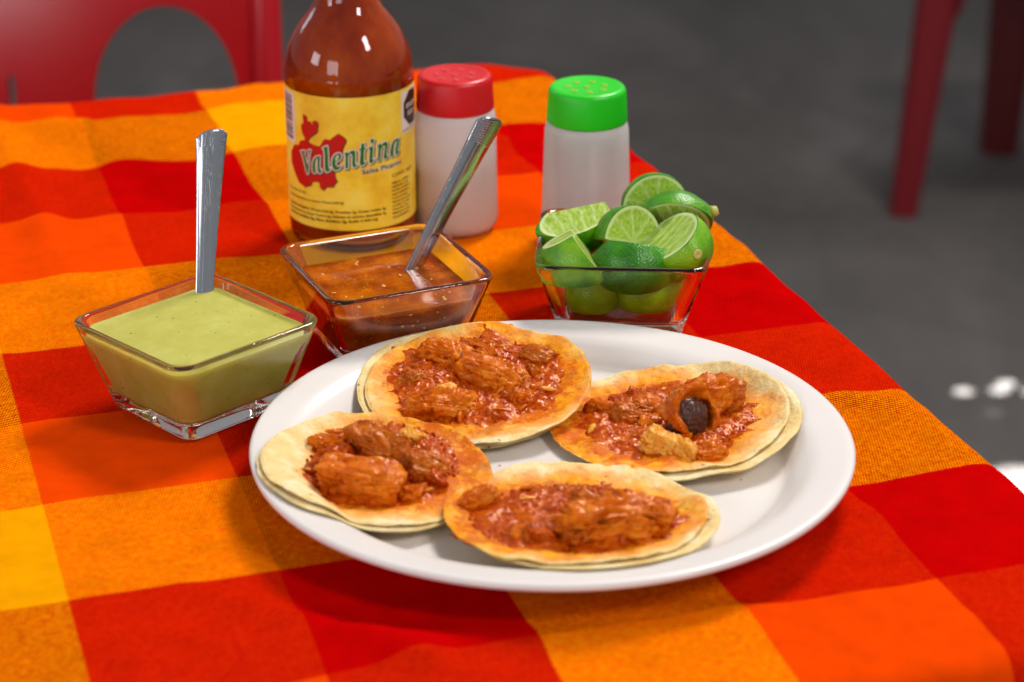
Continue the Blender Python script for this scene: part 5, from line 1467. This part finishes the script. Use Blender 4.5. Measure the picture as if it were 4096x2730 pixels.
EMBLEM_SH=[[(-22.39,31.94),(-22.18,31.98),(-18.50,33.65),(-18.35,33.80),(-18.28,33.93),(-17.94,35.24),(-17.80,35.50),(-17.16,35.86),(-16.07,36.07),(-15.05,36.15),(-14.83,36.12),(-13.46,35.34),(-13.36,35.10),(-13.53,33.83),(-13.52,33.63),(-13.44,33.46),(-13.20,33.10),(-12.95,32.85),(-11.66,32.21),(-11.46,32.26),(-10.49,33.19),(-10.32,33.42),(-10.12,33.97),(-9.97,34.12),(-7.00,34.30),(-6.65,34.35),(-6.45,34.45),(-5.50,36.10),(-5.21,36.46),(-4.64,37.04),(-4.41,37.31),(-4.36,37.45),(-4.39,37.56),(-5.02,38.68),(-5.14,38.96),(-5.47,40.48),(-5.48,40.73),(-5.26,42.96),(-3.68,45.58),(-2.20,48.60),(-1.32,51.67),(-1.40,53.25),(-1.35,53.55),(-0.92,54.67),(0.32,57.13),(0.40,57.50),(0.41,58.24),(0.35,58.55),(-0.72,59.83),(-2.65,61.15),(-2.78,61.20),(-2.95,61.20),(-3.90,60.80),(-4.90,59.85),(-6.00,59.20),(-6.89,58.24),(-7.20,57.95),(-7.43,57.92),(-8.75,58.10),(-9.65,58.00),(-9.96,57.91),(-11.20,56.60),(-11.73,55.18),(-11.84,54.99),(-12.77,54.17),(-12.96,54.11),(-13.30,54.10),(-15.18,54.22),(-17.29,54.76),(-18.17,55.13),(-18.91,55.49),(-19.06,55.63),(-19.08,55.78),(-18.98,56.18),(-18.80,56.60),(-17.91,57.71),(-16.55,58.90),(-15.40,59.65),(-14.40,60.40),(-14.10,60.70),(-13.93,60.98),(-13.48,62.03),(-13.47,62.23),(-13.62,62.94),(-13.16,64.16),(-13.18,65.72),(-13.26,65.89),(-14.09,66.58),(-14.23,66.61),(-14.87,66.52),(-15.34,66.39),(-16.16,65.76),(-16.26,65.46),(-16.41,64.26),(-16.57,64.07),(-16.72,63.97),(-16.84,63.96),(-16.96,64.09),(-17.15,64.55),(-17.36,65.49),(-17.50,65.73),(-17.65,65.74),(-18.63,65.41),(-18.73,65.45),(-18.94,65.76),(-19.58,66.07),(-19.65,66.30),(-19.50,67.70),(-19.58,67.97),(-19.74,68.06),(-21.82,68.52),(-22.02,68.47),(-22.09,68.29),(-22.20,66.45),(-22.17,65.88),(-21.84,64.21),(-21.86,64.04),(-21.94,63.94),(-23.50,63.00),(-23.65,62.85),(-23.69,62.61),(-23.40,60.15),(-22.60,58.10),(-21.60,57.15),(-21.50,56.55),(-21.45,56.00),(-21.49,55.84),(-21.65,55.70),(-23.42,55.17),(-25.10,54.10),(-25.28,53.93),(-25.37,53.77),(-25.60,52.85),(-25.70,52.65),(-26.49,51.84),(-26.75,51.80),(-27.88,52.07),(-28.11,52.06),(-30.35,50.90),(-30.54,50.69),(-31.55,49.00),(-33.36,47.26),(-33.47,47.07),(-33.50,46.90),(-33.50,41.60),(-33.46,41.34),(-33.25,40.90),(-30.25,36.85),(-29.51,35.94),(-27.30,33.40),(-26.99,33.26),(-24.66,32.64)]]



def cyl_bend(me, r):
    """flat millimetre artwork (x along the label, y up) wrapped round the bottle"""
    bm = bmesh.new()
    bm.from_mesh(me)
    xs = [v.co.x for v in bm.verts]
    x = math.floor(min(xs)) + 1.0
    while x < max(xs):
        bmesh.ops.bisect_plane(bm, geom=bm.verts[:] + bm.edges[:] + bm.faces[:], plane_co=(x, 0, 0), plane_no=(1, 0, 0), dist=1e-6)
        x += 1.5
    for v in bm.verts:
        a = v.co.x / 31.1
        z = v.co.y / 1000
        v.co = (r * math.sin(a), -r * math.cos(a), z)
    for f in bm.faces:
        c = f.calc_center_median()
        f.normal_update()
        if f.normal.x * c.x + f.normal.y * c.y < 0:
            f.normal_flip()
    bm.to_mesh(me)
    bm.free()
    me.polygons.foreach_set('use_smooth', [True] * len(me.polygons))
    return me


def curve_to_mesh(cd, name):
    o = bpy.data.objects.new(name, cd)
    COL.objects.link(o)
    dg = bpy.context.evaluated_depsgraph_get()
    dg.update()
    me = bpy.data.meshes.new_from_object(o.evaluated_get(dg))
    bpy.data.objects.remove(o)
    bpy.data.curves.remove(cd)
    me.name = name
    return me


def flat_art(name, loops):
    cd = bpy.data.curves.new(name, 'CURVE')
    cd.dimensions = '2D'
    cd.fill_mode = 'BOTH'
    for l in loops:
        sp = cd.splines.new('POLY')
        sp.points.add(len(l) - 1)
        for p, (x, y) in zip(sp.points, l):
            p.co = (x, y, 0, 1)
        sp.use_cyclic_u = True
    return curve_to_mesh(cd, name)


def text_art(name, s, x, y, size, rot=0.0, shear=0.0, width=None, offset=0.0):
    cd = bpy.data.curves.new(name, 'FONT')
    cd.body = s
    cd.size = size
    cd.shear = shear
    cd.offset = offset
    cd.resolution_u = 3
    me = curve_to_mesh(cd, name)
    xs = [v.co.x for v in me.vertices]
    k = width / (max(xs) - min(xs)) if width else 1.0
    for v in me.vertices:
        px, py = v.co.x * k, v.co.y
        v.co = (x + px * math.cos(rot) - py * math.sin(rot), y + px * math.sin(rot) + py * math.cos(rot), 0)
    return me


def join(name, meshes):
    bm = bmesh.new()
    for me in meshes:
        bm.from_mesh(me)
        bpy.data.meshes.remove(me)
    me = bpy.data.meshes.new(name)
    bm.to_mesh(me)
    bm.free()
    return me


def rect(x0, y0, x1, y1):
    return [(x0, y0), (x1, y0), (x1, y1), (x0, y1)]


lab_v, lab_f = [], []
nl = 150
for i in range(nl + 1):
    a = R(-125 + 250 * i / nl)
    for z in (0.0127, 0.0790):
        lab_v.append((0.03115 * math.sin(a), -0.03115 * math.cos(a), z))
lab_f = [(2 * i, 2 * i + 2, 2 * i + 3, 2 * i + 1) for i in range(nl)]
label = add('label', mesh_from('label', lab_v, lab_f), M['label'], bot)
LR = 0.03118
art = [('emblem_shadow', flat_art('emblem_shadow', EMBLEM_SH), 'p_brown', 0.00003),
       ('emblem', flat_art('emblem', EMBLEM), 'p_red', 0.00006),
       ('lettering_shadow', flat_art('lettering_shadow', LET_SHADOW), 'p_black', 0.00009),
       ('lettering_outline', flat_art('lettering_outline', LET_WHITE), 'p_white', 0.00012),
       ('lettering', flat_art('lettering', LET_GREEN), 'p_green', 0.00015)]
ra = math.atan2(45.0 - 41.7, 22.6) * 0.35
art += [('subtitle_outline', text_art('subtitle_outline', 'Salsa Picante', 7.0, 41.2, 3.1, R(4), 0, 22.0, 0.30), 'p_white', 0.00010),
        ('subtitle', text_art('subtitle', 'Salsa Picante', 7.0, 41.2, 3.1, R(4), 0, 22.0, 0.05), 'p_black', 0.00016)]
fp = [text_art('t', 'Por porción (15 ml):', -38.5, 28.3, 1.7, R(2), 0, 16.0, 0.03),
      text_art('t', 'Contenido energético por envase 110 kcal (438 kJ)', -37.5, 25.0, 1.7, R(2), 0, 35.5, 0.03),
      text_art('t', 'Contenido energético 30 kcal (126 kJ), Proteínas 2g, Grasas totales 2g,', -38.0, 20.9, 1.75, R(1), 0, 57.0, 0.05),
      text_art('t', 'Grasas saturadas 0g, Grasas Trans 0 mg, Hidratos de carbono disponibles 7g,', -38.0, 18.5, 1.75, R(1), 0, 57.0, 0.05),
      text_art('t', 'Azúcares añadidos 0g, Fibra dietética 2g, Sodio 2 030 mg', -37.5, 16.2, 1.75, R(1), 0, 52.0, 0.07)]
for k, s in enumerate(['CONT. NET.', 'Agua, chiles', 'especias y sal', 'ácido acético', 'Ingredientes', 'Conservador', 'benzoato de', 'sodio 0.1%', 'Hecho en', 'México por', 'Guadalajara']):
    fp.append(text_art('t', s, 22.7, 37.0 - k * 1.95 - (1.5 if k else 0), 2.4 if k == 0 else 1.55, R(1.5), 0, 16.5 if k == 0 else 13.5 - (k % 3), 0.04))
fp.append(text_art('t', 'SECRETARÍA DE SALUD', 30.6, 57.4, 1.5, R(2), 0, 12.5, 0.02))
art.append(('fine_print', join('fine_print', fp), 'p_text', 0.00008))
oc = lambda cx, cy, h: [(cx + h / math.cos(R(22.5)) * math.cos(R(22.5 + 45 * k)), cy + h / math.cos(R(22.5)) * math.sin(R(22.5 + 45 * k))) for k in range(8)]
art += [('warning_panel', flat_art('warning_panel', [rect(30.0, 56.8, 52.0, 77.6)]), 'p_white', 0.00004),
        ('warning_octagon', flat_art('warning_octagon', [oc(40.6, 68.2, 8.6)]), 'p_black', 0.00007),
        ('warning_text', join('warning_text', [text_art('t', 'EXCESO', 34.2, 68.6, 3.2, 0, 0, 12.8, 0.06), text_art('t', 'SODIO', 35.4, 64.8, 3.2, 0, 0, 10.4, 0.06)]), 'p_white', 0.00012),
        ('barcode_panel', flat_art('barcode_panel', [rect(-42.0, 52.8, -29.0, 77.4)]), 'p_white', 0.00004)]
bars, y, k = [], 54.2, 0
r8 = np.random.default_rng(12)
while y < 76:
    h = r8.choice([0.3, 0.55, 0.8])
    bars.append(rect(-41.0, y, -31.0, y + h))
    y += h + r8.choice([0.25, 0.4, 0.6])
art.append(('barcode', flat_art('barcode', bars), 'p_black', 0.00007))
for nm, me, mt, dr in art:
    add(nm, cyl_bend(me, LR + dr), M[mt], label)

# ------------------------------------------------------------------ plastic chairs
def chair_back(parent, w, h, z0):
    """moulded back panel: two arched openings low down either side of a short slot"""
    cd = bpy.data.curves.new('backrest', 'CURVE')
    cd.dimensions = '2D'
    cd.fill_mode = 'BOTH'
    cd.extrude = 0.0022
    cd.bevel_depth = 0.0012
    cd.bevel_resolution = 2

    def spl(pts):
        sp = cd.splines.new('POLY')
        sp.points.add(len(pts) - 1)
        for p, (x, y) in zip(sp.points, pts):
            p.co = (x, y, 0, 1)
        sp.use_cyclic_u = True
    spl([(x, y + h / 2) for x, y in rounded_rect(w / 2, h / 2, 0.05, 10)])
    for sx in (-1, 1):
        cx, hw, zb, zt = sx * 0.112, 0.0535, 0.030, 0.252
        pts = [(cx - hw, zb), (cx + hw, zb)]
        for k in range(0, 25):
            a = math.pi * k / 24
            pts.append((cx + hw * math.cos(a), zt - 0.070 + 0.070 * math.sin(a)))
        spl(pts)
    pts = []
    for k in range(12):
        a = math.pi * k / 11
        pts.append((0.0036 * math.cos(a), 0.198 + 0.006 * math.sin(a)))
    spl([(0.0036, 0.06)] + pts + [(-0.0036, 0.06)])
    me = curve_to_mesh(cd, 'backrest')
    bm = bmesh.new()
    bm.from_mesh(me)
    x = -w / 2 + 0.01
    while x < w / 2:
        bmesh.ops.bisect_plane(bm, geom=bm.verts[:] + bm.edges[:] + bm.faces[:], plane_co=(x, 0, 0), plane_no=(1, 0, 0), dist=1e-6)
        x += 0.012
    for v in bm.verts:
        px, py, pz = v.co
        bow = 0.55 * px * px
        v.co = (px, pz + bow + 0.18 * py, z0 + py)
    me = from_bm('backrest', bm)
    return add('backrest', me, M['redp'], parent)


def plastic_chair(loc, rz, label, mat='redp', arms=True):
    root = add('plastic_chair', None, loc=loc, rot=(0, 0, rz), label=label, cat='chair', group='red plastic chairs')
    chair_back(root, 0.376, 0.46, 0.44).location = (0, 0, 0)
    # rolled side posts of the back
    for sx in (-1, 1):
        V = []
        n, m = 24, 14
        for i in range(n):
            t = i / (n - 1)
            z = 0.42 + 0.47 * t
            cx, cy = sx * (0.187 - 0.010 * t * t), 0.55 * 0.035 + 0.18 * (z - 0.44) + 0.004
            for j in range(m):
                a = 2 * math.pi * j / m
                V.append((cx + 0.0125 * math.cos(a), cy + 0.020 * math.sin(a), z))
        F = grid_faces(n, m) + [tuple(range(m))[::-1], tuple((n - 1) * m + j for j in range(m))]
        add('back_post', mesh_from('back_post', V, F), M[mat], root)
    add('seat', slab('seat', [(x, y - 0.21) for x, y in rounded_rect(0.21, 0.21, 0.05, 6)], 0.418, 0.436), M[mat], root)
    for sx in (-1, 1):
        add('leg', prism_leg('leg', (sx * 0.185, 0.02, 0.44), (sx * 0.225, 0.09, 0.0), 0.055, 0.036), M[mat], root)
        add('leg', prism_leg('leg', (sx * 0.185, -0.40, 0.42), (sx * 0.215, -0.44, 0.0), 0.055, 0.036), M[mat], root)
    return root


plastic_chair((-0.3675, 1.575, -0.73), 0.0, 'red plastic chair tucked behind the table at the upper left')

# the far chair at the right: only its legs and the arch between them show
far = add('plastic_chair', None, loc=(0.86, 3.02, -0.73), label='red plastic chair far back at the upper right, legs only in view',
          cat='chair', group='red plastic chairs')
add('leg', prism_leg('leg', (-0.262, 0.055, 0.43), (-0.302, 0.035, 0.0), 0.062, 0.038, 0.3), M['shaded_red'], far)
add('leg', prism_leg('leg', (-0.100, 0.330, 0.43), (-0.110, 0.318, 0.0), 0.075, 0.056, 0.3), M['deepshade_red'], far)
add('leg', prism_leg('leg', (0.24, 0.0, 0.43), (0.28, -0.03, 0.0), 0.066, 0.04, 0.3), M['shaded_red'], far)
add('leg', prism_leg('leg', (0.30, 0.33, 0.43), (0.33, 0.36, 0.0), 0.066, 0.04, 0.3), M['shaded_red'], far)
# arched apron between the legs
n = 26
V = []
for i in range(n):
    t = i / (n - 1)
    x = -0.245 + 0.49 * t
    zlow = 0.44 - 0.155 * (abs(2 * t - 1) ** 6)
    for yy, zz in ((0.035, zlow), (0.035, 0.455), (0.060, 0.455), (0.060, zlow)):
        V.append((x, yy, zz))
F = []
for i in range(n - 1):
    for j in range(4):
        F.append((i * 4 + j, i * 4 + (j + 1) % 4, (i + 1) * 4 + (j + 1) % 4, (i + 1) * 4 + j))
F += [(0, 1, 2, 3), tuple((n - 1) * 4 + j for j in (3, 2, 1, 0))]
add('apron', mesh_from('apron', V, F, smooth=False), M['shaded_red'], far)
add('seat', slab('seat', [(x + 0.05, y + 0.17) for x, y in rounded_rect(0.30, 0.22, 0.05, 6)], 0.456, 0.474), M['shaded_red'], far)
